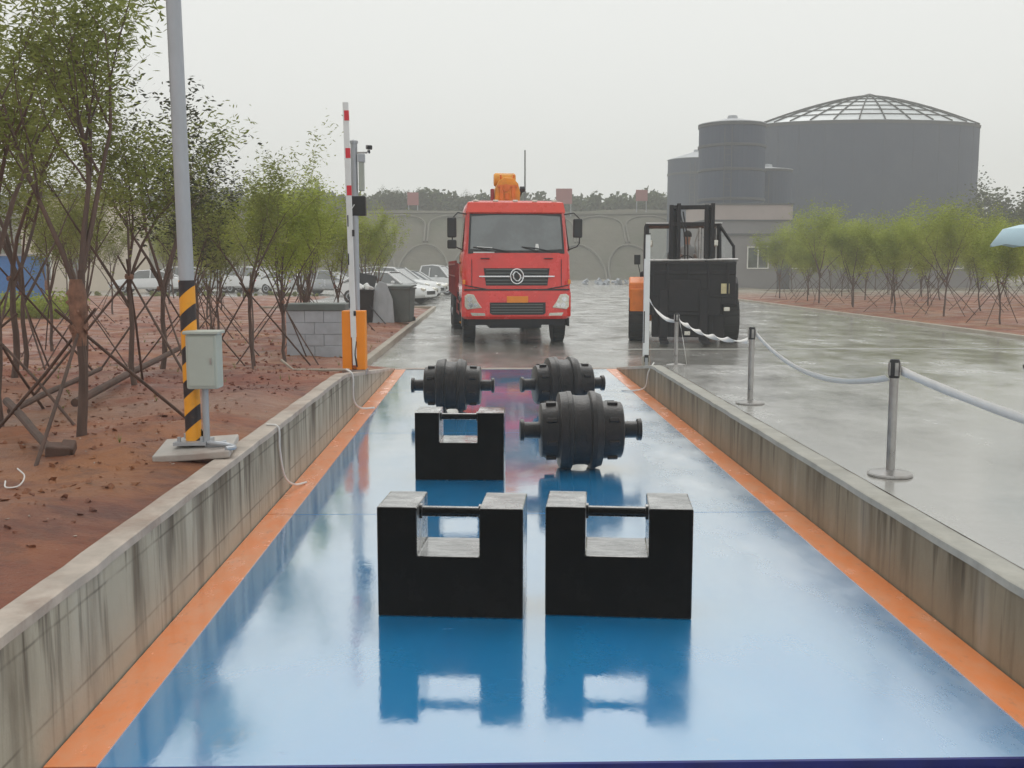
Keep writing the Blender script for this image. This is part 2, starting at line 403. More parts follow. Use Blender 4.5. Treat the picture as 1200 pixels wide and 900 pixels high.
xs = [-320, -200, -120, -80, -60]+frange(-45, -14, 2)+frange(-14, -6, .5)+frange(-6, -2.2, .14)+[-2.14, -2.10, -1.9, -1.75, -1.62, -1.60, -1.57, 0, 2.2, 2.24, 2.28, 6, 12.6, 12.64, 12.8, 13.2]+frange(14, 40, 1.2)+[40, 60, 90, 140, 200, 320]
ys = [-40, -20, -8, -3]+frange(0, 15, .16)+frange(15, 16.9, .3)+[16.95, 16.99, 17.2]+frange(17.6, 30, .5)+frange(30, 84.5, 1.5)+[84.5, 100, 130, 200, 320]
mb = MB(); nx = len(xs)
mb.v = [(x, y, soil_h(x, y)) for y in ys for x in xs]
mb.f = [(j*nx+i, j*nx+i+1, (j+1)*nx+i+1, (j+1)*nx+i) for j in range(len(ys)-1) for i in range(nx-1)]; mb.mi = [0]*len(mb.f)
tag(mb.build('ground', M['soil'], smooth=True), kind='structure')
# road sheet
rx = [-2.02, 2.31]+frange(3, 12.5, 1.5)+[12.5]; ry = [-30, -10, 0, 6, 10, YR]+[14.1, 14.8, 15.5, 16.2, 16.94]+frange(18, 41, 3)+[41, 60, 84, 150]
mb = MB()
idx = {}
for j, y in enumerate(ry):
    for i, x in enumerate(rx): idx[i, j] = len(mb.v); mb.v.append((x, y, hr(y)))
for j in range(len(ry)-1):
    for i in range(len(rx)-1):
        if i == 0 and ry[j] < 16.9: continue
        mb.f.append((idx[i, j], idx[i+1, j], idx[i+1, j+1], idx[i, j+1])); mb.mi.append(0)
tag(mb.build('road', M['road']), kind='structure')
mb = MB(); mb.add([(-9, 41, -.004), (-2.02, 41, -.004), (-2.02, 84, -.004), (-60, 84, -.004), (-60, 58, -.004), (-9, 58, -.004)], [(0, 1, 2, 3, 4, 5)])
tag(mb.build('parking_lot', M['road']), kind='structure')
mb = MB(); mb.b2(-1.50, 2.15, -20, DY0-.02, -.30, -.035)
tag(mb.build('approach_slab', M['slab']), kind='structure')
mb = MB(); mb.b2(-1.90, 2.40, 16.915, 17.10, -.3, .006)
tag(mb.build('deck_threshold', M['coping_l']), kind='structure')
# painted joint across the road, kerbs
mb = MB(); mb.b2(2.6, 12.3, 20.9, 21.02, .001, .005)
tag(mb.build('painted_line', M['line']), kind='structure')
mb = MB(); mb.b2(-2.16, -2.02, 17.1, 41, -.1, .12); mb.b2(-9, -2.16, 41-.14, 41, -.1, .12)
tag(mb.build('road_kerb', M['kerb'], bevel=.015), kind='structure')
mb = MB(); mb.b2(12.5, 12.64, -20, 118, -.1, .09)
tag(mb.build('road_kerb', M['kerb'], bevel=.015), kind='structure')
mb = MB(); mb.b2(13.5, 60, 66.0, 66.25, -.1, .16)
tag(mb.build('path_kerb', M['kerb']), kind='structure')

# retaining walls of the weighbridge pit
def pit_wall(name, x0, x1, hgt, ys_, mat, cmat, label):
    t = empty(name, (0, 0, 0), label, 'retaining wall')
    o = [(-12, -.42), (DY1, -.42), (DY1, .0), (ys_, hgt-.035), (-12, hgt-.035)]
    MB().prism(o, x0, x1, 'yz').build('wall_face', mat, t)
    o = [(-12, hgt-.035), (ys_, hgt-.035), (DY1, 0.0), (DY1, .03), (ys_, hgt), (-12, hgt)]
    # chipped top edge
    m = MB(); n = 160
    for k in range(n):
        y0 = lerp(-12, DY1, k/n); y1 = lerp(-12, DY1, (k+1)/n)
        def top(y): return hgt if y < ys_ else lerp(hgt, .03, (y-ys_)/(DY1-ys_))
    vs = []; fs = []
    for k in range(n+1):
        y = lerp(-12, DY1, k/n); h = hgt if y < ys_ else lerp(hgt, .03, (y-ys_)/(DY1-ys_))
        j = mn.noise(Vector((y*5, x0, 0)))*.010
        k0, k1 = (x0-.006, x1+.0) if x0 > 0 else (x0, x1+.006)
        vs += [(k0+j, y, h-.04), (k0+j, y, h-.004), (k0+.008+j, y, h), (k1-.008+j, y, h), (k1+j, y, h-.004), (k1+j, y, h-.04)]
    for k in range(n):
        for a in range(6):
            b = (a+1) % 6; fs.append((k*6+a, k*6+b, k*6+6+b, k*6+6+a))
    m.add(vs, fs); m.build('coping', cmat, t, smooth=False)
    return t
pit_wall('retaining_wall', -1.645, DXL-.004, WL, YL, M['wall_l'], M['coping_l'], 'taller streaked concrete wall between the red soil and the blue deck')
pit_wall('retaining_wall', DXR+.004, 2.31, WR, YR, M['wall_r'], M['coping_r'], 'lower brown stained concrete wall between blue deck and wet grey road')

# ------------------------------------------------------------------ weighbridge
wb = empty('weighbridge', (0, 0, 0), 'long wet blue weighbridge deck with orange side stripes', 'weighbridge')
SW = .18
seams = [DY0, 6.94, 10.4, 13.8, DY1]
for k in range(4):
    m = MB(); m.b2(DXL+.004, DXR-.004, seams[k]+.004, seams[k+1]-.004, -.03, 0)
    m.build('deck_plate', M['deck'], wb)
for x0 in (DXL+.004, DXR-SW-.004):
    for k in range(4):
        m = MB(); m.b2(x0+.001, x0+SW, seams[k]+.006, seams[k+1]-.006, .0005, .004); m.build('painted_stripe', M['stripe'], wb)
M['edge'] = pm('dark blue edge steel', (.004, .012, .16), .4, var=.2)
m = MB(); m.b2(DXL+.01, DXR-.01, DY0+.006, DY0+.10, -.30, -.032); m.build('edge_beam', M['edge'], wb)
m = MB(); m.b2(DXL+.01, DXR-.01, DY0-.012, DY0+.003, -.036, .002); m.build('edge_lip', M['edge'], wb)

# ------------------------------------------------------------------ block test weights
def block_weight():
    t = empty('block_weight', (0, 0, 0), 'x', 'test weight', 'black block test weights on the deck')
    Wd, Hh, D = .71, .545, .36
    a, b, d = -.355+.195, -.355+.195+.303, .24
    out = [(-.355, 0), (.355, 0), (.355, Hh), (b, Hh), (b, Hh-d), (a, Hh-d), (a, Hh), (-.355, Hh)]
    MB().prism(out, -D/2, D/2).build('body', M['iron'], t, bevel=.008, seg=3)
    MB().tube([(a-.02, -.06, Hh-.045), (b+.02, -.06, Hh-.045)], .026, 20).build('handle_bar', M['iron'], t, smooth=True)
    for x in (a-.0, b):
        m = MB(); m.tube([(x-.012, -.06, Hh-.045), (x+.012, -.06, Hh-.045)], .038, 20); m.build('bar_collar', M['iron'], t, smooth=True)
    return t
wt = block_weight()
def place_front(px0, px1, py, rz):            # front bottom edge in the photo
    a = gnd((px0+px1)/2, py, 0); r = Vector((-math.sin(rz), math.cos(rz), 0))*.18
    return Vector((a.x, a.y, 0))+r
wt.location = place_front(443, 612, 724, R(-5.5)); wt.rotation_euler.z = R(-5.5)
wt['label'] = 'front left black block weight with a handle bar across its notch'
dup(wt, place_front(640, 808, 724, R(-6.5)), R(-6.5), 'front right black block weight with a notch on the blue deck')
dup(wt, place_front(488, 589, 563, R(-3)), R(-3), 'black block weight further back, in front of a cast iron roller')

def roller_weight():
    t = empty('roller_weight', (0, 0, 0), 'x', 'roller weight', 'cast iron roller weights on the deck')
    r = .325
    prof = [(-.345, .0001), (-.345, .215), (-.335, .228), (-.20, .240), (-.195, .295), (-.185, .318), (-.125, r), (-.085, r), (-.075, .300), (-.035, .292), (.035, .292), (.060, .300), (.070, r), (.115, r), (.125, .318), (.165, .305), (.175, .245), (.335, .236), (.345, .222), (.345, .0001)]
    MB().lathe(prof, 'x', 40, (0, 0, r)).build('drum', M['roller'], t, smooth=True)
    m = MB()
    for x in (-.105, .092):                                       # raised hoops and bolt lugs
        m = MB(); m.lathe([(x-.022, r-.01), (x-.018, r+.0045), (x+.018, r+.0045), (x+.022, r-.01)], 'x', 40, (0, 0, r)); m.build('hoop', M['roller'], t, smooth=True)
    for s in (-1, 1):
        MB().lathe([(s*.34, .072), (s*.475, .070), (s*.48, .092), (s*.512, .095), (s*.516, .06), (s*.517, .02)], 'x', 24, (0, 0, r)).build('axle', M['roller'], t, smooth=True)
    for k in range(8):
        a = k*math.pi/4+.3
        for s in (-1, 1): m = MB(); m.box((s*.258, .243*math.cos(a), r+.243*math.sin(a)), (.085, .035, .035), (a, 0, 0)); m.build('lug', M['roller'], t, bevel=.006)
    return t
rw = roller_weight()
def rpos(pxc, py):
    a = gnd(pxc, py, 0); return (a.x, a.y, 0)
p = gnd(680, 548, 0); rw.location = (p.x, p.y, 0); rw.rotation_euler.z = R(1)
rw['label'] = 'nearest cast iron roller weight standing alone behind the right block'
p = gnd(531, 482, 0); c = dup(rw, (p.x, p.y, 0), R(-3), 'cast iron roller weight just behind the rear block weight', .95)
p = gnd(659, 481, 0); c = dup(rw, (p.x, p.y, 0), R(9), 'cast iron roller weight at right rear, turned slightly, nearest the truck', .98)

# ------------------------------------------------------------------ truck
TR = empty('crane_truck', (.66, 22.35, 0), 'red crane truck facing the weighbridge with an orange crane behind its cab', 'truck', rz=R(3.7)); TR.scale = (.958,)*3
def tp(px, py):       # photo-crop pixels of the front -> local x,z  (front plane y=0)
    return ((px-388)/190., (838-py)/190.)
hw = 1.235
# cab side profile extruded across x, with the front slightly raked: build as a lofted hull of rings in z
rings = [ # z, half width, y front, y back
 (.62, 1.20, .06, 2.0), (.70, 1.235, .0, 2.0), (1.22, 1.24, -.02, 2.0), (1.30, 1.235, .01, 2.0), (2.02, 1.225, .05, 2.0), (2.10, 1.20, .09, 2.0), (2.98, 1.135, .26, 1.98), (3.05, 1.15, .27, 1.97), (3.20, 1.10, .36, 1.93), (3.27, .98, .52, 1.85)]
m = MB()
def ring_pts(z, h, y0, y1, c=.13):
    return [(-h, y0+c, z), (-h+c*.6, y0+c*.25, z), (-h+c*1.8, y0, z), (h-c*1.8, y0, z), (h-c*.6, y0+c*.25, z), (h, y0+c, z), (h, y1-.05, z), (h-.05, y1, z), (-h+.05, y1, z), (-h, y1-.05, z)]
vs = []; fs = []
for r_ in rings: vs += ring_pts(*r_)
for i in range(len(rings)-1):
    for k in range(10):
        fs.append((i*10+k, i*10+(k+1) % 10, i*10+10+(k+1) % 10, i*10+10+k))
fs += [tuple(range(9, -1, -1)), tuple((len(rings)-1)*10+k for k in range(10))]
m.add(vs, fs)
cab = m.build('cab', M['red'], TR, smooth=True)
# roof visor band
m = MB()
m.add([(-1.14, .20, 2.98), (1.14, .20, 2.98), (1.10, .30, 3.22), (-1.10, .30, 3.22), (-1.10, .26, 2.98), (1.10, .26, 2.98), (1.06, .50, 3.25), (-1.06, .50, 3.25)], [(0, 1, 2, 3), (4, 5, 6, 7), (0, 1, 5, 4), (3, 2, 6, 7), (0, 3, 7, 4), (1, 2, 6, 5)])
m.build('roof_visor', M['orange_red'], TR, bevel=.02)
# windscreen, slightly proud, with a black surround
def face_pt(x, z, off):          # point on the raked front between z 2.10 and 2.98
    t = (z-2.10)/.88; return (x, lerp(.09, .26, t)-off, z)
m = MB(); o1 = [(-1.10, 2.06), (1.10, 2.06), (1.05, 2.96), (-1.05, 2.96)]; m.add([face_pt(x, z, .008) for x, z in o1], [(0, 1, 2, 3)])
m.build('windscreen_surround', M['black'], TR)
m = MB(); o1 = [(-1.05, 2.16), (-.5, 2.13), (.5, 2.13), (1.05, 2.16), (1.01, 2.90), (.5, 2.93), (-.5, 2.93), (-1.01, 2.90)]; m.add([face_pt(x, z, .014) for x, z in o1], [tuple(range(8))])
ws = m.build('windscreen', M['screen'], TR)
for (a, b) in (((-.15, 2.10), (-.98, 2.20)), ((.82, 2.10), (.12, 2.21))):
    m = MB(); m.tube([face_pt(a[0], a[1], .03), face_pt((a[0]+b[0])/2, (a[1]+b[1])/2+.02, .035), face_pt(b[0], b[1], .028)], .013, 6); m.tube([face_pt(a[0]-.3, a[1]-.0, .03), face_pt(b[0], b[1], .03)], .01, 6)
    m.build('wiper', M['black'], TR)
m = MB(); m.b2(-.98, -.5, .075, .088, 2.075, 2.10); m.add([face_pt(-.9, 2.17, .016), face_pt(-.55, 2.16, .016), face_pt(-.55, 2.20, .016), face_pt(-.9, 2.22, .016)], [(0, 1, 2, 3)])
m.add([face_pt(.42, 2.15, .016), face_pt(.52, 2.15, .016), face_pt(.50, 2.28, .016), face_pt(.44, 2.28, .016)], [(0, 1, 2, 3)])
m.build('screen_sticker', M['white'], TR)
# grille
def yf(z):  # front surface y
    for i in range(len(rings)-1):
        if rings[i][0] <= z <= rings[i+1][0]:
            t = (z-rings[i][0])/(rings[i+1][0]-rings[i][0]); return lerp(rings[i][2], rings[i+1][2], t)
    return 0
m = MB(); z0, z1 = 1.34, 1.73
m.add([(-.70, yf(z0)-.006, z0), (.70, yf(z0)-.006, z0), (.75, yf(z1)-.006, z1), (-.75, yf(z1)-.006, z1)], [(0, 1, 2, 3)])
gr = m.build('grille', M['black'], TR)
m = MB()
for k in range(5):
    z = 1.38+k*.08
    if k != 2: m.box((0, yf(z)-.018, z), (1.40, .02, .022))
m.build('grille_bar', M['dgrey'], TR, bevel=.004)
m = MB(); m.box((-.51, yf(1.54)-.04, 1.545), (.70, .022, .035)); m.box((.51, yf(1.54)-.04, 1.545), (.70, .022, .035))
m.build('chrome_strip', M['chrome'], TR, bevel=.006)
em = MB(); ey = yf(1.54)-.05
N = 32
for k in range(N):
    pass
em.tube([(.145*math.cos(2*math.pi*k/N), ey, 1.545+.165*math.sin(2*math.pi*k/N)) for k in range(N+1)], .020, 8)
# two swallow curves turning round each other
for s in (1, -1):
    em.tube([(s*x, ey, 1.545+s*z) for x, z in ((-.02, -.105), (.045, -.10), (.085, -.04), (.075, .03), (.035, .075), (-.01, .10))], [.006, .02, .026, .024, .016, .005], 8)
em.build('emblem', M['chrome'], TR, smooth=True)
m = MB(); m.lathe([(0, .15), (.012, .15)], 'y', 28, (0, ey+.005, 1.545)); m.build('emblem_disc', M['black'], TR)
# lower cab seam, lamps, bumper
m = MB(); m.box((0, -.022, 1.245), (2.40, .012, .035)); m.box((-.93, -.020, 1.30), (.5, .012, .022), (0, .18, 0)); m.box((.93, -.020, 1.30), (.5, .012, .022), (0, -.18, 0)); m.build('panel_seam', M['black'], TR)
bp = MB(); bp.v = []; 
br = [(.58, 1.20, -.02, .5), (.64, 1.25, -.07, .5), (1.16, 1.25, -.07, .5), (1.20, 1.24, -.04, .5)]
vs = []; fs = []
for r_ in br: vs += ring_pts(*r_, c=.16)
for i in range(3):
    for k in range(10): fs.append((i*10+k, i*10+(k+1) % 10, i*10+10+(k+1) % 10, i*10+10+k))
fs += [tuple(range(9, -1, -1)), tuple(30+k for k in range(10))]
bp.add(vs, fs); bp.build('bumper', M['red'], TR, smooth=True)
m = MB(); m.prism([(-.56, .68), (.60, .68), (.65, .72), (.65, .96), (-.62, .96), (-.62, .72)], -.078, -.062); m.build('lower_intake', M['black'], TR)
m = MB()
for k in range(4): m.box((.0, -.085, .73+k*.06), (1.18, .014, .016))
m.build('intake_bar', M['dgrey'], TR)
m = MB(); m.prism([(-.235, .955), (.25, .955), (.25, 1.10), (-.235, 1.10)], -.096, -.086); m.build('number_plate', M['plate'], TR, bevel=.004)
for s in (-1, 1):
    m = MB(); pts = [(.80, .84), (1.13, .80), (1.19, .86), (1.19, 1.10), (1.12, 1.155), (.98, 1.14), (.90, .98)]
    if s < 0: pts = [(-x, z) for x, z in pts][::-1]
    m.prism(pts, -.082, -.05); hl_ = m.build('headlight', M['lamp'], TR, bevel=.012)
    m = MB()
    for x, z, r in ((1.08, 1.03, .055), (1.05, .90, .06), (.94, .90, .045)): m.lathe([(-.088, r), (-.084, r*.8)], 'y', 16, (s*x, 0, z))
    m.build('bulb_ring', M['chrome'], hl_)
    m = MB(); m.prism([(s*.72, .66), (s*1.02, .66), (s*1.06, .73), (s*.74, .72)], -.080, -.06); m.build('fog_lamp', M['lamp'], TR)
for x in (-.9, -.45, .0, .45, .9): m = MB(); m.box((x, .42, 3.26), (.12, .07, .045)); m.build('marker_lamp', M['lamp'], TR, bevel=.01)
for s in (-1, 1):
    m = MB(); m.tube([(s*.62, yf(1.9)-.03, 1.95), (s*.82, yf(1.9)-.03, 1.95)], .012, 6); m.build('grab_handle', M['black'], TR)
    m = MB(); m.box((s*1.02, yf(1.5)-.004, 1.62), (.012, .012, .62)); m.build('panel_gap', M['black'], TR)
    m = MB(); m.box((s*1.20, .0, 1.42), (.06, .04, .10)); m.build('indicator', M['plate'], TR, bevel=.01)
# mirrors
def mirror(s, x, z0, z1, z2=None):
    m = MB(); m.tube([(s*1.12, .30, 2.95), (s*1.32, .18, 2.98), (s*1.45, .15, 2.85), (s*1.45, .15, 2.3), (s*1.40, .2, 2.22), (s*1.22, .30, 2.15)], .014, 8)
    m.build('mirror_arm', M['black'], TR)
    m = MB(); m.box((s*x, .16, (z0+z1)/2), (.21, .10, z1-z0)); mo = m.build('mirror', M['black'], TR, bevel=.03)
    if z2: m = MB(); m.box((s*x, .16, (z2[0]+z2[1])/2), (.21, .10, z2[1]-z2[0])); m.build('mirror', M['black'], TR, bevel=.03)
mirror(1, 1.41, 2.42, 2.85); mirror(-1, 1.46, 2.42, 2.87, (2.17, 2.37))
# side door, window, step
for s in (-1, 1):
    m = MB(); m.add([(s*1.242, .28, 2.12), (s*1.242, 1.25, 2.12), (s*1.165, 1.20, 2.90), (s*1.165, .50, 2.90)], [(0, 1, 2, 3)])
    m.build('door_window', M['window'], TR)
    m = MB(); m.box((s*1.245, 1.15, 1.85), (.03, .16, .04)); m.build('door_handle', M['black'], TR, bevel=.005)
    m = MB(); m.b2(s*1.22-.02, s*1.22+.02, .22, .75, .40, .62); m.build('step', M['black'], TR)
# wheels
def wheel(x, y, r=.5, w=.28, dual=False):
    t = MB(); t.lathe([(-w/2, r*.60), (-w/2, r*.93), (-w/2+.03, r), (w/2-.03, r), (w/2, r*.93), (w/2, r*.60)], 'x', 28, (x, y, r))
    for k in range(28):
        a = 2*math.pi*k/28; t.box((x, y+(r+.002)*math.cos(a), r+(r+.002)*math.sin(a)), (w*.92, .05, .016), (a+R(90), 0, 0))
    wh = t.build('wheel', M['rubber'], TR, smooth=True)
    s = 1 if x > 0 else -1
    MB().lathe([(s*(w/2-.07), r*.6), (s*(w/2-.01), r*.58), (s*(w/2-.06), r*.3), (s*(w/2+.02), r*.2), (s*(w/2+.03), .02)], 'x', 20, (x, y, r)).build('rim', M['galv'], wh, smooth=True)
for x in (-1.05, 1.05):
    wheel(x, .95)
    wheel(x, 6.3, .5, .42); wheel(x, 7.6, .5, .42)
m = MB(); m.b2(-.45, -.33, .4, 9.0, .62, .86); m.b2(.33, .45, .4, 9.0, .62, .86)
for y in (.95, 6.3, 7.6): m.tube([(-.95, y, .5), (.95, y, .5)], .07, 10)
m.b2(-.6, .6, .3, 1.8, .36, .9); m.b2(-1.12, 1.12, .10, .3, .44, .60)  # wide low black box added under the bumper, standing in for underside shade
m.build('chassis_and_shade_box', M['lift'], TR)
for s in (-1, 1):
    m = MB(); m.b2(s*1.15-.12, s*1.15+.12, .25, 1.7, .98, 1.06) ; m.b2(s*1.13-.12, s*1.13+.12, 1.55, 1.65, .45, 1.0); m.build('mudguard', M['black'], TR)
# bed with red stake sides
m = MB(); m.b2(-1.22, 1.22, 3.3, 9.3, 1.12, 1.24); m.build('bed_floor', M['red_dark'], TR)
for s in (-1, 1):
    m = MB(); m.b2(s*1.23-.02, s*1.23+.02, 3.3, 9.3, 1.24, 1.86)
    for k in range(9): y = 3.34+k*.74; m.b2(s*1.26-.025, s*1.26+.025, y, y+.07, 1.0, 1.92)
    m.b2(s*1.255-.03, s*1.255+.03, 3.3, 9.3, 1.80, 1.86); m.b2(s*1.255-.03, s*1.255+.03, 3.3, 9.3, 1.50, 1.54)
    m.build('side_board', M['red_dark'], TR)
    m = MB(); m.b2(s*1.16-.015, s*1.16+.015, 3.4, 5.6, .5, .56); m.b2(s*1.16-.015, s*1.16+.015, 3.4, 5.6, .8, .86)
    m.b2(s*1.16-.015, s*1.16+.015, 3.4, 3.46, .5, 1.12); m.b2(s*1.16-.015, s*1.16+.015, 5.5, 5.56, .5, 1.12); m.build('side_guard', M['red_dark'], TR)
m = MB(); m.b2(-1.22, 1.22, 9.28, 9.32, 1.24, 1.86); m.build('tailboard', M['red_dark'], TR)
# crane
m = MB(); m.b2(-1.15, 1.15, 2.35, 3.0, .95, 1.35); m.b2(-1.20, -.95, 2.45, 2.85, .35, .95); m.b2(.95, 1.20, 2.45, 2.85, .35, .95); m.build('crane_base', M['amber'], TR, bevel=.02)
m = MB(); m.lathe([(1.35, .30), (1.6, .26), (3.0, .24), (3.1, .30)], 'z', 20, (-.02, 2.65, 0)); m.build('crane_column', M['amber'], TR, smooth=True)
m = MB(); m.prism([(-.32, 3.02), (.28, 3.02), (.31, 3.58), (.26, 3.80), (.14, 3.94), (-.08, 3.96), (-.22, 3.88), (-.31, 3.68), (-.33, 3.40)], 2.35, 2.95); m.build('crane_head', M['amber'], TR, bevel=.03)
m = MB(); m.b2(-.19, .15, 2.6, 7.4, 3.25, 3.58); m.b2(-.14, .10, 7.4, 8.6, 3.29, 3.53); m.build('crane_boom', M['amber'], TR, bevel=.02)
m = MB()
for z in (3.2, 3.42): m.b2(-.07, .03, 2.30, 2.352, z, z+.15)
m.b2(-.20, -.12, 2.30, 2.352, 3.25, 3.75); m.b2(.10, .18, 2.30, 2.352, 3.25, 3.75); m.b2(-.26, .24, 2.31, 2.352, 3.72, 3.77); m.tube([(-.05, 2.30, 3.70), (-.05, 2.36, 3.70)], .09, 14)
m.build('head_bracket', M['orange'], TR)
m = MB(); m.lathe([(-.30, .14), (-.26, .17), (.20, .17), (.24, .14)], 'x', 18, (-.02, 2.75, 3.92)); m.build('winch_drum', M['amber'], TR, smooth=True)
m = MB(); m.box((-.38, 2.5, 3.45), (.08, .25, .45)); m.build('valve_box', M['red_dark'], TR, bevel=.01)
m = MB()
for x in (-.16, .14): m.tube([(x, 2.45, 3.9), (x*1.1, 2.4, 4.02)], .022, 6)
m.build('pin', M['orange'], TR)
m = MB(); m.tube([(.28, 2.5, 3.45), (.36, 2.5, 3.62), (.37, 2.5, 3.70)], .025, 8); m.lathe([(-.06, .07), (.06, .07)], 'x', 14, (.37, 2.5, 3.68)); m.build('work_lamp', M['black'], TR)
m = MB(); m.tube([(-.34, 2.5, 3.0), (-.40, 2.5, 3.3), (-.38, 2.5, 3.52)], .03, 8); m.tube([(-.24, 2.4, 3.0), (-.30, 2.4, 3.45), (-.20, 2.5, 3.6)], .018, 8); m.build('hydraulic_hose', M['red_dark'], TR)
# stay standing above the crane (thin whip)
# ------------------------------------------------------------------ forklift
FK = empty('forklift', (4.40, 22.8, 0), 'large grimy black and orange forklift with a driver, parked behind the white tape', 'forklift', rz=R(-8))
def fwheel(x, y, r, wd):
    t = MB(); t.lathe([(-wd/2, r*.55), (-wd/2, r*.92), (-wd/2+.04, r), (wd/2-.04, r), (wd/2, r*.92), (wd/2, r*.55)], 'x', 28, (x, y, r))
    for k in range(22):
        a = 2*math.pi*k/22; t.box((x, y+r*math.cos(a), r+r*math.sin(a)), (wd*.9, .06, .03), (a+R(90), 0, 0))
    wh = t.build('wheel', M['rubber'], FK, smooth=True); s = 1 if x > 0 else -1
    MB().lathe([(s*(wd/2-.08), r*.55), (s*(wd/2), r*.5), (s*(wd/2-.05), r*.2), (s*(wd/2), .02)], 'x', 18, (x, y, r)).build('rim', M['orange'], wh, smooth=True)
fwheel(-1.04, .66, .50, .36); fwheel(1.06, .62, .50, .38); fwheel(-.85, 3.3, .40, .3); fwheel(.85, 3.3, .40, .3)
m = MB(); m.prism([(.55, .45), (3.9, .55), (3.95, 1.5), (2.6, 1.62), (2.4, 1.35), (.6, 1.30)], -.82, .82, 'yz'); m.build('body', M['orange'], FK, bevel=.04)
m = MB(); m.prism([(3.1, .35), (4.15, .5), (4.2, 1.3), (4.0, 1.55), (3.1, 1.58)], -.95, .95, 'yz'); m.build('counterweight', M['lift'], FK, bevel=.06)
for s in (-1, 1):
    m = MB(); m.prism([(.25, .98), (.30, 1.32), (.55, 1.46), (1.15, 1.42), (1.35, 1.0), (1.25, 1.0), (1.05, 1.15), (.5, 1.15), (.38, .98)], s*1.03-.19, s*1.03+.19, 'yz')
    m.b2(s*1.03-.17, s*1.03+.17, .20, .27, .62, 1.2)
    m.build('fender', M['orange'] if s < 0 else M['lift'], FK, bevel=.03)
# overhead guard
m = MB()
for x in (-.83, .80):
    m.tube([(x, .50, 1.3), (x, .70, 2.62)], .055, 8); m.tube([(x, 2.3, 1.5), (x, 2.2, 2.64)], .05, 8); m.tube([(x, .66, 2.63), (x, 2.25, 2.65)], .05, 8)
for k in range(7): m.tube([(-.83, .75+k*.24, 2.64), (.80, .75+k*.24, 2.64)], .035, 6)
m.tube([(.80, .62, 2.62), (1.12, .60, 2.15), (1.14, .58, 1.55)], .035, 8)
m.build('overhead_guard', M['lift'], FK)
m = MB(); m.b2(-.85, -.35, .62, .68, 2.665, 2.69); m.b2(.60, .86, .62, .68, 2.665, 2.69); m.build('guard_trim', M['white'], FK)
m = MB(); m.add([(.83, .63, 1.6), (1.10, .60, 1.6), (1.09, .60, 2.14), (.83, .62, 2.5)], [(0, 1, 2, 3)]); m.build('side_screen', M['cabinglass'], FK)
m = MB(); m.add([(-.78, .60, 1.62), (-.36, .60, 1.62), (-.36, .68, 2.55), (-.78, .68, 2.55)], [(0, 1, 2, 3)]); m.build('front_screen', M['cabinglass'], FK)
# mast
for x0, x1 in ((-.35, -.10), (.42, .64)):
    m = MB(); m.b2(x0, x0+.09, -.02, .16, .15, 3.05); m.b2(x1-.09, x1, -.04, .10, .15, 3.08); m.b2(x0, x1, .10, .15, .3, 3.0); m.build('mast_rail', M['lift'], FK, bevel=.01)
m = MB()
for z in (3.0, 2.63): m.b2(-.35, .64, .0, .10, z-.05, z+.04)
m.b2(-.30, .60, .02, .10, 1.3, 1.42); m.build('mast_crossbar', M['lift'], FK, bevel=.01)
m = MB(); m.tube([(.33, .06, .6), (.33, .06, 2.55)], .035, 10); m.tube([(.30, .10, 2.5), (.22, .12, 2.2), (.30, .12, 1.8), (.34, .10, 1.6)], .016, 8); m.build('lift_cylinder', M['steel'], FK, smooth=True)
m = MB(); m.tube([(-.86, -.06, 1.82), (1.16, -.06, 1.84)], .035, 8); m.build('backrest_rail', M['steel'], FK)
m = MB(); m.b2(-.84, 1.12, -.10, -.05, 1.02, 1.76); m.b2(-.84, .80, -.14, -.10, .62, 1.02); m.b2(.80, 1.12, -.12, -.05, .86, 1.02)
m.b2(-.84, 1.12, -.14, -.10, 1.52, 1.60); m.b2(-.35, .35, -.17, -.14, .70, 1.40)
m.build('carriage_plate', M['lift'], FK, bevel=.012)
m = MB()
for x in (-.72, -.40, .05, .50, .92): m.b2(x, x+.045, -.16, -.14, 1.02 if x > .7 else .64, 1.80)
m.b2(-.84, 1.12, -.155, -.14, 1.02, 1.07); m.b2(-.84, 1.12, -.155, -.14, 1.74, 1.80)
m.build('load_backrest', M['lift'], FK, bevel=.006)
m = MB(); m.tube(sm([(-.12, .05, 2.9), (-.02, -.02, 2.4), (.0, -.03, 1.8), (-.05, -.02, 1.2)]), .016, 7); m.build('hydraulic_hose', M['rubber'], FK, smooth=True)
m = MB(); m.tube(sm([(-.05, .05, 2.9), (.05, -.02, 2.3), (.06, -.03, 1.7), (.0, -.02, 1.2)]), .016, 7); m.build('hydraulic_hose', M['rubber'], FK, smooth=True)
m = MB(); m.tube([(-.95, .5, 1.45), (-1.02, .45, 1.75)], .01, 6); m.box((-1.04, .44, 1.85), (.14, .03, .22)); m.build('wing_mirror', M['black'], FK, bevel=.01)
for x in (-.45, .42):
    m = MB(); m.b2(x-.09, x+.09, -.22, -.15, .06, 1.2); m.b2(x-.09, x+.09, -1.25, -.15, .05, .11); m.build('fork', M['lift'], FK, bevel=.008)
m = MB(); m.b2(-.70, .90, .0, .45, .12, .62); m.b2(-.6, .6, -.03, .02, .62, 1.0); m.build('axle_housing', M['lift'], FK, bevel=.03)
m = MB(); m.b2(.80, .98, -.135, -.105, 1.10, 1.32); m.build('marker_panel', pm('cream panel', (.60, .52, .30), .5), FK)
for c_ in ((.93, .76), (.08, .22)):
    m = MB(); m.box((c_[0], -.15, c_[1]), (.13, .05, .09)); m.build('headlight', M['lamp'], FK, bevel=.01)
for x in (-.76, .70):
    m = MB(); m.box((x, .58, 2.22), (.14, .08, .14)); m.build('work_lamp', M['lamp'], FK, bevel=.02)
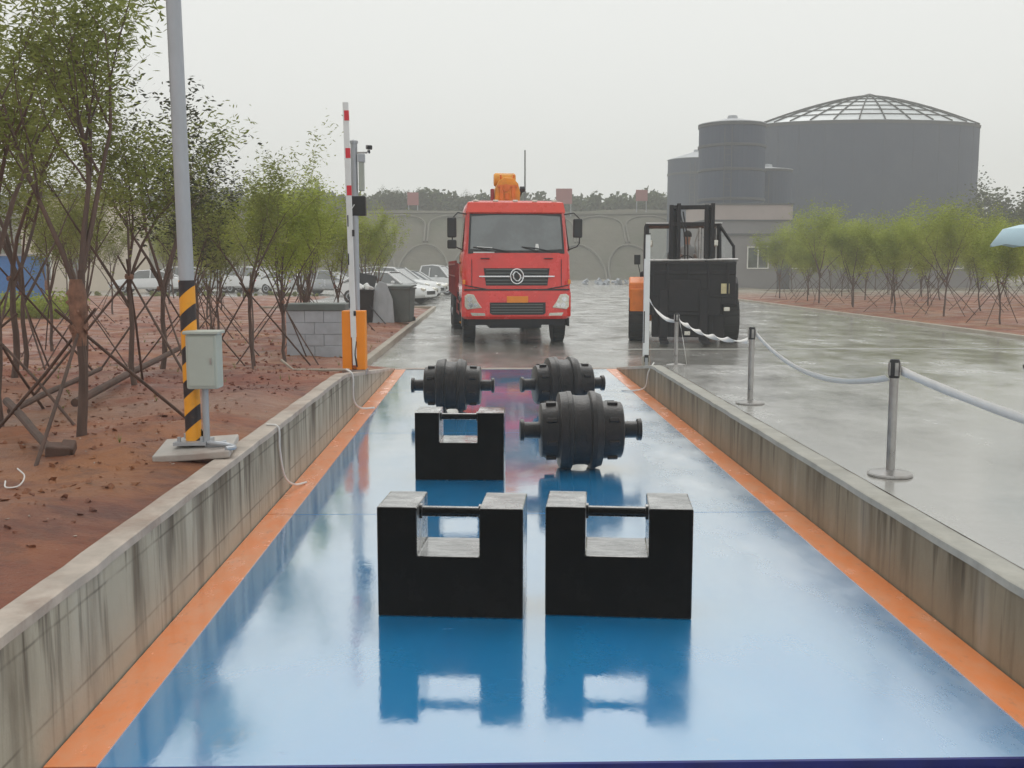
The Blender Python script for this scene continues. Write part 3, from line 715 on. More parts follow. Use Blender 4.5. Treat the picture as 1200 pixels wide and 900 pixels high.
m = MB(); m.b2(-.30, .35, 1.75, 2.25, 1.35, 1.47); m.b2(-.30, .35, 2.2, 2.32, 1.47, 2.05); m.build('seat', M['black'], FK, bevel=.04)
m = MB(); m.tube([(.10, 1.05, 1.35), (.10, 1.25, 1.82)], .025, 8); m.tube([(.10+.17*math.cos(a*math.pi/8), 1.25+.16*math.sin(a*math.pi/8)*.7, 1.83+.12*math.sin(a*math.pi/8)) for a in range(17)], .014, 6); m.build('steering_wheel', M['black'], FK)

# driver (seated), one skinned body
def driver(loc, rz):
    t = empty('person', loc, 'driver in a grey shirt sitting at the wheel of the forklift', 'person', rz=rz)
    J = [((0, 0, .10), .15), ((0, .02, .30), .145), ((0, .03, .48), .165), ((0, .02, .58), .10), ((0, .0, .64), .055), ((0, -.02, .70), .06), ((0, -.02, .79), .085), ((0, -.01, .88), .06)]
    E = [(i, i+1) for i in range(7)]
    def limb(root, pts):
        prev = root
        for p, r in pts: J.append((p, r)); E.append((prev, len(J)-1)); prev = len(J)-1
    for s in (-1, 1):
        limb(2, [((s*.19, .03, .53), .065), ((s*.24, -.04, .30), .05), ((s*.17, -.30, .34), .038), ((s*.14, -.42, .40), .035)])
        limb(0, [((s*.11, -.02, .08), .10), ((s*.14, -.42, .12), .075), ((s*.14, -.48, -.28), .05), ((s*.14, -.60, -.32), .045)])
    me = bpy.data.meshes.new('body'); me.from_pydata([p for p, r in J], E, []); o = bpy.data.objects.new('body', me); C.objects.link(o); o.parent = t
    sk = o.modifiers.new('skin', 'SKIN'); sk.use_smooth_shade = True
    for i, (p, r) in enumerate(J): me.skin_vertices[0].data[i].radius = (r, r)
    me.skin_vertices[0].data[0].use_root = True
    o.modifiers.new('sub', 'SUBSURF').levels = 2
    # body colours by height: skin on head and hands, shirt on the trunk, trousers below
    mt, n = newmat('clothed body'); tc = n.node('ShaderNodeTexCoord'); sx = n.node('ShaderNodeSeparateXYZ'); n.link(tc.outputs['Object'], sx.inputs[0])
    c = n.mix(n.ramp(sx.outputs[2], .19, .20), (.03, .03, .04), (.26, .27, .27)); c = n.mix(n.ramp(sx.outputs[2], .615, .62), c, (.40, .24, .17))
    n.out(n.prin(c, .75)); me.materials.append(mt)
    m = MB(); m.lathe([(.80, .100), (.85, .100), (.90, .085), (.94, .05), (.955, .01)], 'z', 16, (0, .005, 0)); m.build('hair', M['hair'], t, smooth=True)
    m = MB(); m.box((0, -.112, .765), (.022, .03, .035)); m.build('nose', M['skin'], t, bevel=.006)
    m = MB(); m.box((-.033, -.100, .795), (.02, .01, .008)); m.box((.033, -.100, .795), (.02, .01, .008)); m.build('eye', M['hair'], t)
    m = MB(); m.box((0, -.098, .725), (.04, .01, .008)); m.build('mouth', pm('lips', (.3, .12, .1), .6), t)
    return t
fl = FK.matrix_basis
q = Matrix.Translation(FK.location) @ Matrix.Rotation(R(-8), 4, 'Z') @ Vector((.16, 1.9, 1.60))
driver(q, R(-8))

# ------------------------------------------------------------------ barrier, poles, stanchions
bx, by = gnd(415, 434, .40).x, gnd(415, 434, .40).y
bz = hl(by)
BG = empty('boom_barrier', (bx, by, bz-.05), 'orange boom barrier with its white and red boom raised upright', 'boom barrier')
m = MB(); m.b2(-.155, .155, -.02, .22, 0, .06); m.build('base_plate', M['steel'], BG, bevel=.004)
m = MB(); m.b2(-.145, -.025, -.0, .20, .06, .80); m.b2(.03, .145, .0, .20, .06, .80); m.b2(-.026, .031, .07, .20, .06, .80); m.build('housing', M['barrier'], BG, bevel=.008)
ang = math.atan((412-400)/(430-122.)); L = 3.22
boom = empty('boom', (0, 0, 0), None, None); 
for k_ in list(boom.keys()): del boom[k_]
bpy.data.objects.remove(boom)
m = MB(); m.M = Matrix.Translation((.01, -.012, .12)) @ Matrix.Rotation(-ang*.0-R(1.0), 4, 'Y')
m.b2(-.034, .034, -.022, .022, .35, L); m.b2(-.020, .028, -.02, .02, 0, .36)
bo = m.build('boom', M['white'], BG, bevel=.004)
for z0, z1 in ((3.00, 3.12), (2.55, 2.67), (2.10, 2.22), (1.0, 1.12)) [:3]:
    m = MB(); m.M = Matrix.Translation((.01, -.012, .12)) @ Matrix.Rotation(-R(1.0), 4, 'Y'); m.b2(-.018, .036, -.026, -.022, z0, z1); m.b2(.034, .037, -.022, .022, z0, z1); m.build('red_band', M['redband'], bo)
m = MB(); m.M = Matrix.Translation((.01, -.012, .12)); 
for z in (1.72, 1.25, .72): m.b2(-.055, -.043, -.03, .0, z-.0, z+.14)
m.b2(.0, .03, -.03, -.022, 1.60, 1.68); m.b2(.0, .03, -.03, -.022, .62, .68); m.build('clamp', M['black'], bo)
m = MB(); m.tube([(.03, -.02, .42), (.02, -.025, .25), (.04, -.025, .10)], .012, 6); m.build('latch', M['black'], BG)
# cctv pole
p = gnd(419, 436, hl(13.6)+.0); p = Vector((p.x, 13.6, hl(13.6)-.04)); p.x = at(419, 420, 13.6).x
CP = empty('camera_pole', p, 'slim grey pole with a small camera arm behind the barrier', 'camera pole')
sc = 13.6/1200
def zz(py): return at(419, py, 13.6).z-p.z
m = MB(); m.tube([(0, 0, 0), (0, 0, zz(168))], .045, 14); m.lathe([(0, .055), (.03, .055), (.045, .02)], 'z', 14, (0, 0, zz(168))); m.build('pole', M['galv'], CP, smooth=True)
m = MB(); m.tube([(0, 0, zz(179)), (.17, -.02, zz(179)), (.19, -.02, zz(176))], .012, 8); m.build('arm', M['steel'], CP)
m = MB(); m.box((.20, -.04, zz(173)), (.06, .12, .055), (R(8), 0, R(20))); m.lathe([(-.13, .028), (-.10, .028)], 'y', 12, (.21, 0, zz(174))); m.tube([(.20, -.02, zz(176)), (.20, -.02, zz(180))], .015, 6); m.build('camera', M['black'], CP, bevel=.008)
m = MB(); m.b2(.06, .13, -.05, .03, zz(224), zz(190)); m.build('radio_box', M['boxgrey'], CP, bevel=.008)
m = MB(); m.b2(.055, .14, -.06, .04, zz(190), zz(181)); m.build('box_cap', M['galv'], CP)
m = MB(); m.b2(-.10, .145, -.05, .06, zz(253), zz(230)); m.build('display_box', M['black'], CP, bevel=.01)
m = MB(); m.tube([(.0, -.05, zz(240)), (-.08, -.10, zz(252)), (-.06, -.07, zz(265)), (-.03, -.05, zz(300))], .007, 6); m.build('cable', M['cable'], CP)

# lamp pole with yellow/black foot, control box beside
def pole_mat():
    m, n = newmat('yellow and black hazard wrap')
    tc = n.node('ShaderNodeTexCoord'); sx = n.node('ShaderNodeSeparateXYZ'); n.link(tc.outputs['Object'], sx.inputs[0])
    v = n.math('ADD', sx.outputs[2], n.math('MULTIPLY', sx.outputs[0], -.85))
    f = n.math('FRACT', n.math('DIVIDE', v, .205))
    c = n.mix(n.math('GREATER_THAN', f, .52), (.86, .36, .02), (.025, .018, .022))
    c = n.mix(n.ramp(n.noise(20, (1, 1, 1), 6, .7), .55, .75, 0, .3), c, (.25, .14, .06))
    n.out(n.prin(c, .4)); return m
PZ = .56
pc = gnd(237, 520, PZ+.05)
SP = empty('pole_footing', (pc.x-.02, pc.y-.02, PZ-.03), 'tilted pale concrete slab under the hazard striped pole, soil washed out beneath it', 'footing', rz=R(6))
m = MB(); m.box((-.01, .02, .052), (.45, .44, .045), (R(4), R(-3), 0)); m.build('slab', M['slab'], SP, bevel=.008)
m = MB(); m.box((.03, .03, -.04), (.32, .32, .14), None, .9); m.build('foot', M['straw'], SP, bevel=.02)
LP_ = empty('lamp_pole', (pc.x-.05, pc.y, PZ+.055), 'tall grey steel pole with a yellow and black striped foot', 'pole', rz=0)
LP_.rotation_euler.y = R(-0.6)
m = MB(); m.tube([(0, 0, 0), (0, 0, 1.0)], .0485, 20); m.build('striped_sleeve', pole_mat(), LP_, smooth=True)
m = MB(); m.tube([(0, 0, 0), (0, 0, .98), (0, 0, 6.2)], [.0455, .0455, .040], 20); m.build('pole', M['galv'], LP_, smooth=True)
m = MB(); m.tube([(0, 0, 6.1), (.25, -.1, 6.35), (1.0, -.4, 6.45)], .03, 10); m.build('lamp_arm', M['galv'], LP_, smooth=True)
m = MB(); m.box((1.25, -.5, 6.45), (.6, .22, .08), (0, 0, R(-22))); m.build('lamp_head', M['boxgrey'], LP_, bevel=.03)
m = MB(); m.b2(-.10, .10, -.10, .10, 0, .02)
for k in range(4):
    a = k*math.pi/2+math.pi/4; m.prism([(.04, .02), (.10, .02), (.04, .10)], -.004, .004); m.lathe([(.02, .012), (.05, .012)], 'z', 6, (.085*math.cos(a)*1.15, .085*math.sin(a)*1.15, 0))
m.build('base_flange', M['galv'], LP_)
CB = empty('control_box', (pc.x+.045, pc.y-.06, PZ+.055), 'light grey metal box on a short stem beside the striped pole', 'electric box')
m = MB(); m.tube([(.0, 0, 0), (.0, 0, .36)], .020, 12); m.tube([(.0, 0, .0), (.015, -.01, -.0), (.07, -.02, .0), (.12, .0, .01)], .02, 8); m.build('stem', M['galv'], CB, smooth=True)
m = MB(); m.b2(-.088, .10, -.08, .06, .35, .68); m.build('housing', M['boxgrey'], CB, bevel=.012)
m = MB(); m.b2(-.10, .115, -.095, .07, .68, .70); m.build('lid', M['boxgrey'], CB, bevel=.006)
m = MB(); m.b2(-.072, .084, -.086, -.081, .37, .665); m.build('door', M['boxgrey'], CB, bevel=.004)
m = MB(); m.b2(.058, .068, -.092, -.085, .50, .54); m.build('lock', M['steel'], CB)
c = MB(); c.tube(sm([(pc.x+.06, pc.y-.08, PZ+.07), (pc.x+.12, pc.y-.13, PZ+.075), (pc.x+.18, pc.y-.10, PZ+.06), (pc.x+.23, pc.y-.13, PZ+.05), (pc.x+.19, pc.y-.18, PZ+.05)]), .014, 8)
tag(c.build('conduit', M['galv'], smooth=True), 'grey cable conduit curling on the slab at the foot of the pole', 'conduit')
# cables on the walls
c = MB(); p0 = gnd(299, 520, WL); y0 = 7.9
y0 = 8.0; c.tube(sm([(-1.60, y0-.6, WL+.008), (-1.512, y0-.62, WL-.01), (-1.51, y0-.6, .38), (-1.50, y0-.5, .16), (-1.47, y0-.3, .05), (-1.42, y0-.05, .012)]), .008, 8)
tag(c.build('wall_cable', M['cable'], smooth=True), 'white cable looping down the left wall beside the striped pole', 'cable')
c = MB(); c.tube(sm([(-1.58, 11.5, .55), (-1.50, 11.45, .48), (-1.50, 11.5, .2), (-1.44, 11.7, .08), (-1.34, 12.1, .03)]), .011, 8)
tag(c.build('wall_cable', M['cable'], smooth=True), 'white cable hanging off the left wall below the orange barrier', 'cable')
c = MB(); c.tube(sm([(2.24, 13.6, .42), (2.15, 13.5, .30), (2.12, 13.55, .10), (2.0, 13.7, .03), (1.85, 13.9, .01)]), .009, 8)
tag(c.build('wall_cable', M['cable'], smooth=True), 'white cable hanging down the far end of the right wall', 'cable')
c = MB(); c.tube([(-1.65, 12.3, hl(12.3)+.02), (-2.3, 12.2, hl(12.3)+.03), (-2.5, 12.5, hl(12.3)+.12)], .016, 8)
tag(c.build('fallen_rod', M['kerb']), 'pale rod lying on the soil left of the orange barrier', 'rod')

# stanchions
def stanchion():
    t = empty('stanchion', (0, 0, 0), 'x', 'stanchion', 'steel tape stanchions along the right wall')
    MB().lathe([(0, .135), (.010, .135), (.018, .128), (.028, .075), (.036, .035)], 'z', 32).build('base', M['steel'], t, smooth=True)
    MB().tube([(0, 0, .03), (0, 0, .63)], .027, 18).build('post', M['steel'], t, smooth=True)
    m = MB(); m.lathe([(.61, .031), (.715, .031), (.725, .025)], 'z', 18); m.build('head', M['black'], t, smooth=True)
    m = MB()
    for a in (0, 90, 180, 270):
        m.M = Matrix.Rotation(R(a), 4, 'Z'); m.b2(.028, .036, -.011, .011, .625, .705)
    m.build('tape_clip', M['steel'], t)
    return t
s1 = stanchion(); pA = gnd(1043, 557, WR); s1.location = (pA.x, pA.y, WR+.002)
s1['label'] = 'nearest steel stanchion on the right wall, black head with tape running from it'
pB = gnd(879, 473, WR); dup(s1, (pB.x, pB.y, WR+.002), 0, 'middle steel stanchion on the right wall, black head')
yC = 14.0; pC = at(792, 425, yC); dup(s1, (pC.x, yC, hr(yC)+.002), 0, 'far steel stanchion beside the white post in front of the forklift')
dup(s1, (2.6, 3.1, WR+.002), 0, 'closest steel stanchion at the road edge, right of the frame')
def ribbon(name, a, b, sag, wd, twist, label, n=40, mat='ribbon'):
    a = Vector(a); b = Vector(b); d = (b-a); side = Vector((d.y, -d.x, 0)).normalized(); vs = []; fs = []
    for k in range(n+1):
        t = k/n; p = a+d*t; p.z -= sag*4*t*(1-t); an = twist*t*math.pi+mn.noise(Vector((t*4, a.x, 0)))*(.8 if twist > 1 else .25)
        u = Vector((0, 0, 1))*math.cos(an)+side*math.sin(an)
        w_ = wd*(1+.2*mn.noise(Vector((t*7, a.y, 1))))
        vs += [p-u*w_/2, p+u*w_/2]
    for k in range(n): fs.append((2*k, 2*k+1, 2*k+3, 2*k+2))
    m = MB(); m.add(vs, fs); o = m.build(name, M[mat], smooth=True); tag(o, label, 'barrier tape', 'white tape strung between the stanchions')
    s_ = o.modifiers.new('thick', 'SOLIDIFY'); s_.thickness = .0015
    return o
zt = WR+.64
ribbon('barrier_tape', (pA.x+.03, pA.y-.03, zt+.02), (2.6, 3.13, WR+.56), .045, .055, .2, 'pale tape from the nearest visible stanchion out of the frame to the right')
ribbon('barrier_tape', (pB.x+.03, pB.y-.03, zt+.03), (pA.x-.03, pA.y+.03, zt-.03), .17, .05, .25, 'sagging pale tape between the middle and the nearest stanchion')
ribbon('barrier_tape', (pC.x+.03, pC.y-.03, hr(yC)+.64), (pB.x-.03, pB.y+.03, WR+.60), .08, .06, 5, 'twisted white tape from the far stanchion towards the middle one', 70)
ribbon('barrier_tape', (2.30, 14.45, hr(14.45)+.95), (pC.x, pC.y+.0, hr(yC)+.62), .09, .05, 1.3, 'white tape slung from the tall white post to the far stanchion')
ribbon('barrier_tape', (pC.x+.035, pC.y-.04, hr(yC)+.62), (pC.x+.14, pC.y-.06, hr(yC)+.01), -.03, .05, 1.5, 'loose white tape end hanging down beside the far stanchion')
# tall white post
y_ = 14.5; px_ = at(757, 420, y_).x
TP = empty('sensor_post', (px_, y_, hr(y_)-.01), 'tall white post with dark caps at the far end of the right wall', 'post')
hT = at(757, 274, y_).z-hr(y_)
m = MB(); m.b2(-.045, .035, -.03, .03, .10, hT); m.build('post', M['white'], TP, bevel=.006)
m = MB(); m.b2(-.055, -.035, -.035, .03, hT*.82, hT+.01); m.b2(-.04, .035, -.035, .035, hT, hT+.015); m.build('dark_cap', M['black'], TP)
m = MB(); m.b2(-.055, .05, -.04, .04, .0, .16); m.build('post_foot', M['kerb'], TP, bevel=.006)
m = MB(); m.b2(-.03, .03, -.045, -.04, .08, .18); m.b2(-.045, -.03, -.034, -.02, .35, .8); m.build('dark_slot', M['black'], TP)
m = MB(); m.b2(-.02, .02, -.055, .0, 0, .14); m.build('guide', M['galv'], TP)

# ------------------------------------------------------------------ cars
def car(name, label, kind, mat):
    t = empty(name, (0, 0, 0), label, 'car' if kind != 'van' else 'pickup', 'pale cars parked beyond the saplings')
    if kind == 'sedan':
        prof = [(-2.25, .35, .60, .78), (-2.22, .30, .95, .80), (-1.7, .28, 1.02, .84), (-1.2, .28, 1.0, .86), (1.0, .28, .95, .87), (1.6, .28, .88, .86), (2.1, .30, .76, .80), (2.27, .36, .60, .70)]
        roof = [(-1.75, 1.00), (-1.05, 1.38), (-.2, 1.47), (.45, 1.42), (1.2, .94)]
    elif kind == 'suv':
        prof = [(-2.2, .40, .70, .80), (-2.18, .35, 1.10, .84), (-1.7, .34, 1.14, .88), (1.0, .34, 1.08, .90), (1.6, .34, 1.02, .88), (2.05, .36, .90, .82), (2.2, .42, .72, .74)]
        roof = [(-2.05, 1.12), (-1.65, 1.60), (-.6, 1.68), (.35, 1.62), (1.05, 1.08)]
    else:
        prof = [(-2.5, .42, .9, .82), (-2.48, .40, 1.08, .84), (.1, .40, 1.08, .86), (1.3, .38, 1.08, .86), (1.9, .40, 1.0, .84), (2.35, .42, .85, .80), (2.45, .46, .7, .72)]
        roof = [(-.35, 1.08), (-.25, 1.72), (.4, 1.78), (.9, 1.70), (1.55, 1.06)]
    m = MB(); vs = []; fs = []
    for x, z0, z1, hw_ in prof: vs += [(x, -hw_, z0+.1), (x, -hw_-.02, (z0+z1)/2), (x, -hw_+.06, z1-.03), (x, -hw_+.2, z1), (x, hw_-.2, z1), (x, hw_-.06, z1-.03), (x, hw_+.02, (z0+z1)/2), (x, hw_, z0+.1), (x, hw_-.12, z0), (x, -hw_+.12, z0)]
    for i in range(len(prof)-1):
        for k in range(10): fs.append((i*10+k, i*10+(k+1) % 10, i*10+10+(k+1) % 10, i*10+10+k))
    fs += [tuple(range(10)), tuple(len(prof)*10-1-k for k in range(10))]
    m.add(vs, fs); m.build('body', mat, t, smooth=True)
    # greenhouse glass block then roof skin
    g = [(x, z) for x, z in roof]; zb = roof[0][1]-.06
    m = MB(); vs = []; fs = []
    for x, z in g: k = .80-.22*(z-roof[0][1]+.02)/.5; vs += [(x, -.80, min(z, zb)), (x, -k, z-.02), (x, k, z-.02), (x, .80, min(z, zb))]
    for i in range(len(g)-1):
        for k in range(3): fs.append((i*4+k, i*4+k+1, i*4+5+k, i*4+4+k))
    fs += [(0, 1, 2, 3), tuple(len(g)*4-4+k for k in (3, 2, 1, 0))]
    m.add(vs, fs); m.build('glasshouse', M['window'], t, smooth=False)
    m = MB(); top = roof[1:-1]; vs = []; fs = []
    for x, z in top: k = .80-.22*(z-roof[0][1]+.02)/.5+.01; vs += [(x, -k, z-.05), (x, -k+.08, z+.015), (x, k-.08, z+.015), (x, k, z-.05)]
    for i in range(len(top)-1):
        for k in range(3): fs.append((i*4+k, i*4+k+1, i*4+5+k, i*4+4+k))
    m.add(vs, fs)
    for s in (-1, 1):
        for (xa, za), (xb, zb_) in ((roof[0], roof[1]), (roof[-2], roof[-1])):
            m.tube([(xa, s*(.80-.22*max(0, za-roof[0][1])/.5), za), (xb, s*(.80-.22*max(0, zb_-roof[0][1])/.5), zb_)], .045, 6)
        xm = (roof[1][0]+roof[-2][0])/2; m.tube([(xm, s*.815, roof[0][1]-.03), (xm, s*.62, 1.42 if kind == 'sedan' else 1.6)], .035, 6)
    m.build('roof', mat, t, smooth=True)
    wb_ = 1.38 if kind != 'van' else 1.5
    for sx_ in (-1, 1):
        for sy in (-1, 1):
            wh = MB().lathe([(-.11, .2), (-.11, .30), (-.08, .33), (.08, .33), (.11, .30), (.11, .2)], 'y', 20, (sx_*wb_, sy*.76, .33)).build('wheel', M['rubber'], t, smooth=True)
            MB().lathe([(sy*.08, .21), (sy*.118, .20), (sy*.10, .06), (sy*.12, .01)], 'y', 16, (sx_*wb_, sy*.76, .33)).build('rim', M['galv'], wh, smooth=True)
    x1 = prof[-1][0]
    for s in (-1, 1):
        m = MB(); m.box((x1-.10, s*.60, .68 if kind == 'sedan' else .82), (.22, .26, .12), (0, .3, s*-.2)); m.build('headlight', M['lamp'], t, bevel=.03)
        m = MB(); m.box((.85, s*.95, roof[-1][1]+.06), (.12, .16, .12)); m.build('wing_mirror', mat, t, bevel=.03)
    m = MB(); m.b2(x1-.06, x1+.012, -.42, .42, .44, .60); m.build('grille', M['black'], t)
    m = MB(); m.b2(prof[0][0]-.01, prof[0][0]+.08, -.78, -.5, .72, .86); m.b2(prof[0][0]-.01, prof[0][0]+.08, .5, .78, .72, .86); m.build('tail_light', M['redband'], t)
    return t
cars = {}
cars['sedan'] = car('parked_sedan', 'x', 'sedan', M['carwhite']); cars['suv'] = car('parked_suv', 'x', 'suv', M['carwhite'])
cars['silver'] = car('parked_sedan', 'x', 'sedan', M['carsilver']); cars['van'] = car('parked_pickup', 'x', 'van', M['carwhite'])
def put(kind, px, y, rz, label, first=set()):
    pos = at(px, 330, y); pos.z = 0
    if kind not in first: first.add(kind); o = cars[kind]; o.location = pos; o.rotation_euler.z = rz; o['label'] = label; return o
    return dup(cars[kind], pos, rz, label)
# row beside the kerb, noses toward the road
put('sedan', 452, 47, R(-22), 'white sedan nearest in the row left of the truck, half behind the grey bins')
put('suv', 461, 50.5, R(-22), 'white car second in the row left of the truck')
put('silver', 470, 54, R(-22), 'silver sedan third in the row left of the truck')
put('sedan', 477, 57.5, R(-22), 'white sedan fourth in the row left of the truck')
put('van', 503, 62, R(-20), 'white pickup at the far end of the row left of the truck')
# beyond the saplings on the left
put('sedan', 174, 66, R(184), 'white sedan seen side on, leftmost in the car park behind the saplings')
put('suv', 205, 69, R(178), 'white car behind the striped pole in the car park')
put('silver', 240, 67, R(184), 'silver sedan just right of the striped pole in the car park')
put('sedan', 272, 70, R(-30), 'white sedan second from the striped pole in the car park')
put('suv', 300, 66, R(-26), 'white car third from the striped pole in the car park')
put('sedan', 343, 64, R(-24), 'white sedan above the pale block stack in the car park')
put('silver', 385, 62, R(-24), 'silver sedan just left of the raised boom in the car park')
# hidden helper copies not needed

# ------------------------------------------------------------------ block stack, bins
p = gnd(374, 403, hl(17.5)); yb = 18.6
pz = .10
BS = empty('block_stack', (at(372, 400, yb).x, yb, pz-.02), 'pale grey stone block stack left of the orange barrier', 'block stack')
m = MB(); zc = 0
for r_ in range(4):
    n_ = 3 if r_ % 2 else 2; wd = 1.0/n_
    for k in range(n_):
        m.b2(-.5+k*wd+.003, -.5+(k+1)*wd-.003, -.30+random.uniform(-.01, .01), .35, zc, zc+.205)
    zc += .209
m.build('blocks', M['block'], BS, bevel=.006)
m = MB(); m.b2(-.52, .56, -.33, .40, zc, zc+.12); m.build('cover_slab', M['dgrey'], BS, bevel=.01)
def bin_(name, label, mat, lid_open, w_=.55, h_=1.0):
    t = empty(name, (0, 0, 0), label, 'bin')
    m = MB(); m.add([(-w_*.42, -.22, .06), (w_*.42, -.22, .06), (w_*.42, .24, .06), (-w_*.42, .24, .06), (-w_/2, -.30, h_), (w_/2, -.30, h_), (w_/2, .30, h_), (-w_/2, .30, h_)], [(3, 2, 1, 0), (0, 1, 5, 4), (1, 2, 6, 5), (2, 3, 7, 6), (3, 0, 4, 7), (4, 5, 6, 7)])
    m.build('bin_body', mat, t, bevel=.02)
    m = MB(); m.b2(-w_/2-.02, w_/2+.02, -.33, .33, h_-.05, h_+.0); m.build('rim', mat, t, bevel=.01)
    m = MB()
    if lid_open: m.box((-.02, .36, h_+.22), (w_+.04, .05, .48), (R(-25), R(12), 0))
    else: m.box((0, 0, h_+.04), (w_+.05, .68, .06), (R(3), 0, 0))
    m.build('lid', mat, t, bevel=.02)
    m = MB()
    for s in (-1, 1): m.lathe([(-.03, .1), (.03, .1)], 'x', 16, (s*w_*.42, .24, .10))
    m.build('wheel', M['rubber'], t)
    return t
yb = 29.5
b1 = bin_('wheelie_bin', 'black bin with an open lid and white rubbish, right of the barrier', M['black'], True); b1.location = (at(428, 370, yb).x, yb, .04)
m = MB()
for k in range(5): m.box((random.uniform(-.2, .2), random.uniform(-.22, .1), 1.02+random.uniform(0, .08)), (.22, .2, .14), (random.random(), random.random(), random.random()))
tag(m.build('rubbish_bag', M['white'], bevel=.04, loc=(at(428, 370, yb).x, yb, .04)), 'white rubbish bags bulging out of the open black bin', 'rubbish bag')
b2_ = bin_('wheelie_bin', 'grey green bin nearest the kerb', M['dgrey'], False, .62, 1.05); b2_.location = (at(472, 370, yb+.3).x, yb+.3, .04); b2_.rotation_euler.z = R(-12)
b3 = bin_('wheelie_bin', 'grey green bin between the black bin and its neighbour by the kerb', M['dgrey'], False, .62, 1.0); b3.location = (at(460, 370, yb+1).x, yb+1, .04); b3.rotation_euler.z = R(20)
GS = empty('leaning_sheet', (at(446, 370, yb-.2).x, yb-.2, .02), 'grey sheet with a peaked top leaning by the bins', 'sheet')
m = MB(); m.M = Matrix.Rotation(R(-10), 4, 'X'); m.prism([(-.33, 0), (.40, 0), (.34, .75), (.16, 1.20), (-.05, 1.28), (-.25, .95)], -.03, .03); m.build('panel', M['galv'], GS, bevel=.01)
m = MB(); m.tube([(-.28, -.08, .55), (.1, -.35, .15), (.25, -.5, .0)], .018, 6); m.build('prop', M['black'], GS)

# ------------------------------------------------------------------ trees
def build_tree(seed, ht, leafn, leaf_l, leaf_w, leafmat, style='willow', wrap=False, spread=1., low=.34, name='sapling_tree'):
    rnd = random.Random(seed)
    tr = MB(); lf = MB()
    tips = []
    def branch(p, d, L, r, depth):
        n = 5; pts = [p.copy()]; rr = [r]; q = p.copy(); dd = d.copy()
        for k in range(n):
            dd = (dd+Vector((rnd.uniform(-1, 1), rnd.uniform(-1, 1), rnd.uniform(-.4, .8)))*.16).normalized()
            q = q+dd*L/n; pts.append(q.copy()); rr.append(r*(1-.75*(k+1)/n))
        tr.tube(pts, rr, 5 if depth else 8, False)
        if depth >= 1:
            for k in range(1, n+1): tips.append((pts[k], dd, depth))
        if depth < 2:
            nb = 6 if depth == 0 else 4
            for k in range(nb):
                i = rnd.randint(2 if depth else 2, n); base = pts[i]
                a = rnd.uniform(0, 6.283); up = rnd.uniform(.7, 1.5)
                nd = Vector((math.cos(a), math.sin(a), up)).normalized()
                branch(base, (nd+dd*.4).normalized(), L*rnd.uniform(.45, .7)*(1 if depth else .8), rr[i]*.62, depth+1)
    # trunk
    th = ht*low; pts = [Vector((0, 0, -.12))]; q = Vector((0, 0, 0)); n = 5
    lean = Vector((rnd.uniform(-.07, .07), rnd.uniform(-.07, .07), 0))
    r0 = .016+.005*ht
    for k in range(n+1): pts.append(Vector((lean.x*k/n*th+rnd.uniform(-.02, .02), lean.y*k/n*th+rnd.uniform(-.02, .02), th*k/n)))
    tr.tube(pts, [r0*1.25]+[r0*(1-.3*k/n) for k in range(n+1)], 9, False)
    top = pts[-1]; nl = rnd.randint(4, 5)
    for k in range(nl):
        a = k*6.283/nl+rnd.uniform(-.4, .4); s = rnd.uniform(.16, .42)*spread
        d = Vector((math.cos(a)*s, math.sin(a)*s, 1)).normalized()
        branch(pts[-1-rnd.randint(0, 1)], d, (ht-th)*rnd.uniform(.66, .92), r0*.62, 0)
    for k in range(leafn):
        p, d, dep = tips[int(rnd.random()*len(tips))]
        g = rnd.gauss
        sg = .085*spread*(ht/3.5)
        c = p+Vector((g(0, sg), g(0, sg), g(0, sg*1.5)-(.03 if style == 'willow' else 0)))
        a = rnd.uniform(0, 6.283); dz = rnd.uniform(-1.1, .5) if style == 'willow' else rnd.uniform(-.6, .8)
        u = Vector((math.cos(a), math.sin(a), dz)).normalized(); v = u.cross(Vector((rnd.uniform(-1, 1), rnd.uniform(-1, 1), rnd.uniform(-1, 1)))).normalized()
        l = leaf_l*rnd.uniform(.7, 1.3); w_ = leaf_w*rnd.uniform(.7, 1.3)
        b = len(lf.v); lf.v += [tuple(c-u*l/2), tuple(c+v*w_/2), tuple(c+u*l/2), tuple(c-v*w_/2)]; lf.f.append((b, b+1, b+2, b+3)); lf.mi.append(0)
    zs = sorted(v[2] for v in lf.v); f_ = ht/zs[int(len(zs)*.985)]
    tr.v = [(x, y, z*f_) for x, y, z in tr.v]; lf.v = [(x, y, z*f_) for x, y, z in lf.v]; th *= f_
    t = empty(name, (0, 0, 0), 'x', 'tree')
    tr.build('trunk', M['bark'], t, smooth=True)
    lf.build('crown', M[leafmat], t)
    if wrap:
        m = MB(); z1 = th*.95; vs = [(.0, 0, th*.42), (.01, 0, th*.6), (.02, .0, th*.8), (.0, .0, z1)]
        m.tube([(0, 0, th*.55), (0, 0, th*.7), (0, 0, th*.85), (0, 0, z1)], [r0*1.25, r0*1.6, r0*1.7, r0*1.3], 12); 
        for k in range(10): a = k*.7; m.box((r0*1.4*math.cos(a), r0*1.4*math.sin(a), th*rnd.uniform(.62, .9)), (.03, .012, .06), (rnd.random(), rnd.random(), a))
        m.build('burlap_wrap', M['straw'], t, smooth=True)
    return t
protoL = [build_tree(11, 3.5, 4000, .065, .017, 'leaf_a', wrap=True, spread=.72), build_tree(12, 3.3, 5200, .075, .020, 'leaf_a'), build_tree(13, 3.5, 2600, .07, .032, 'leaf_c', style='broad', wrap=False, spread=.8), build_tree(14, 3.2, 8000, .075, .022, 'leaf_b')]
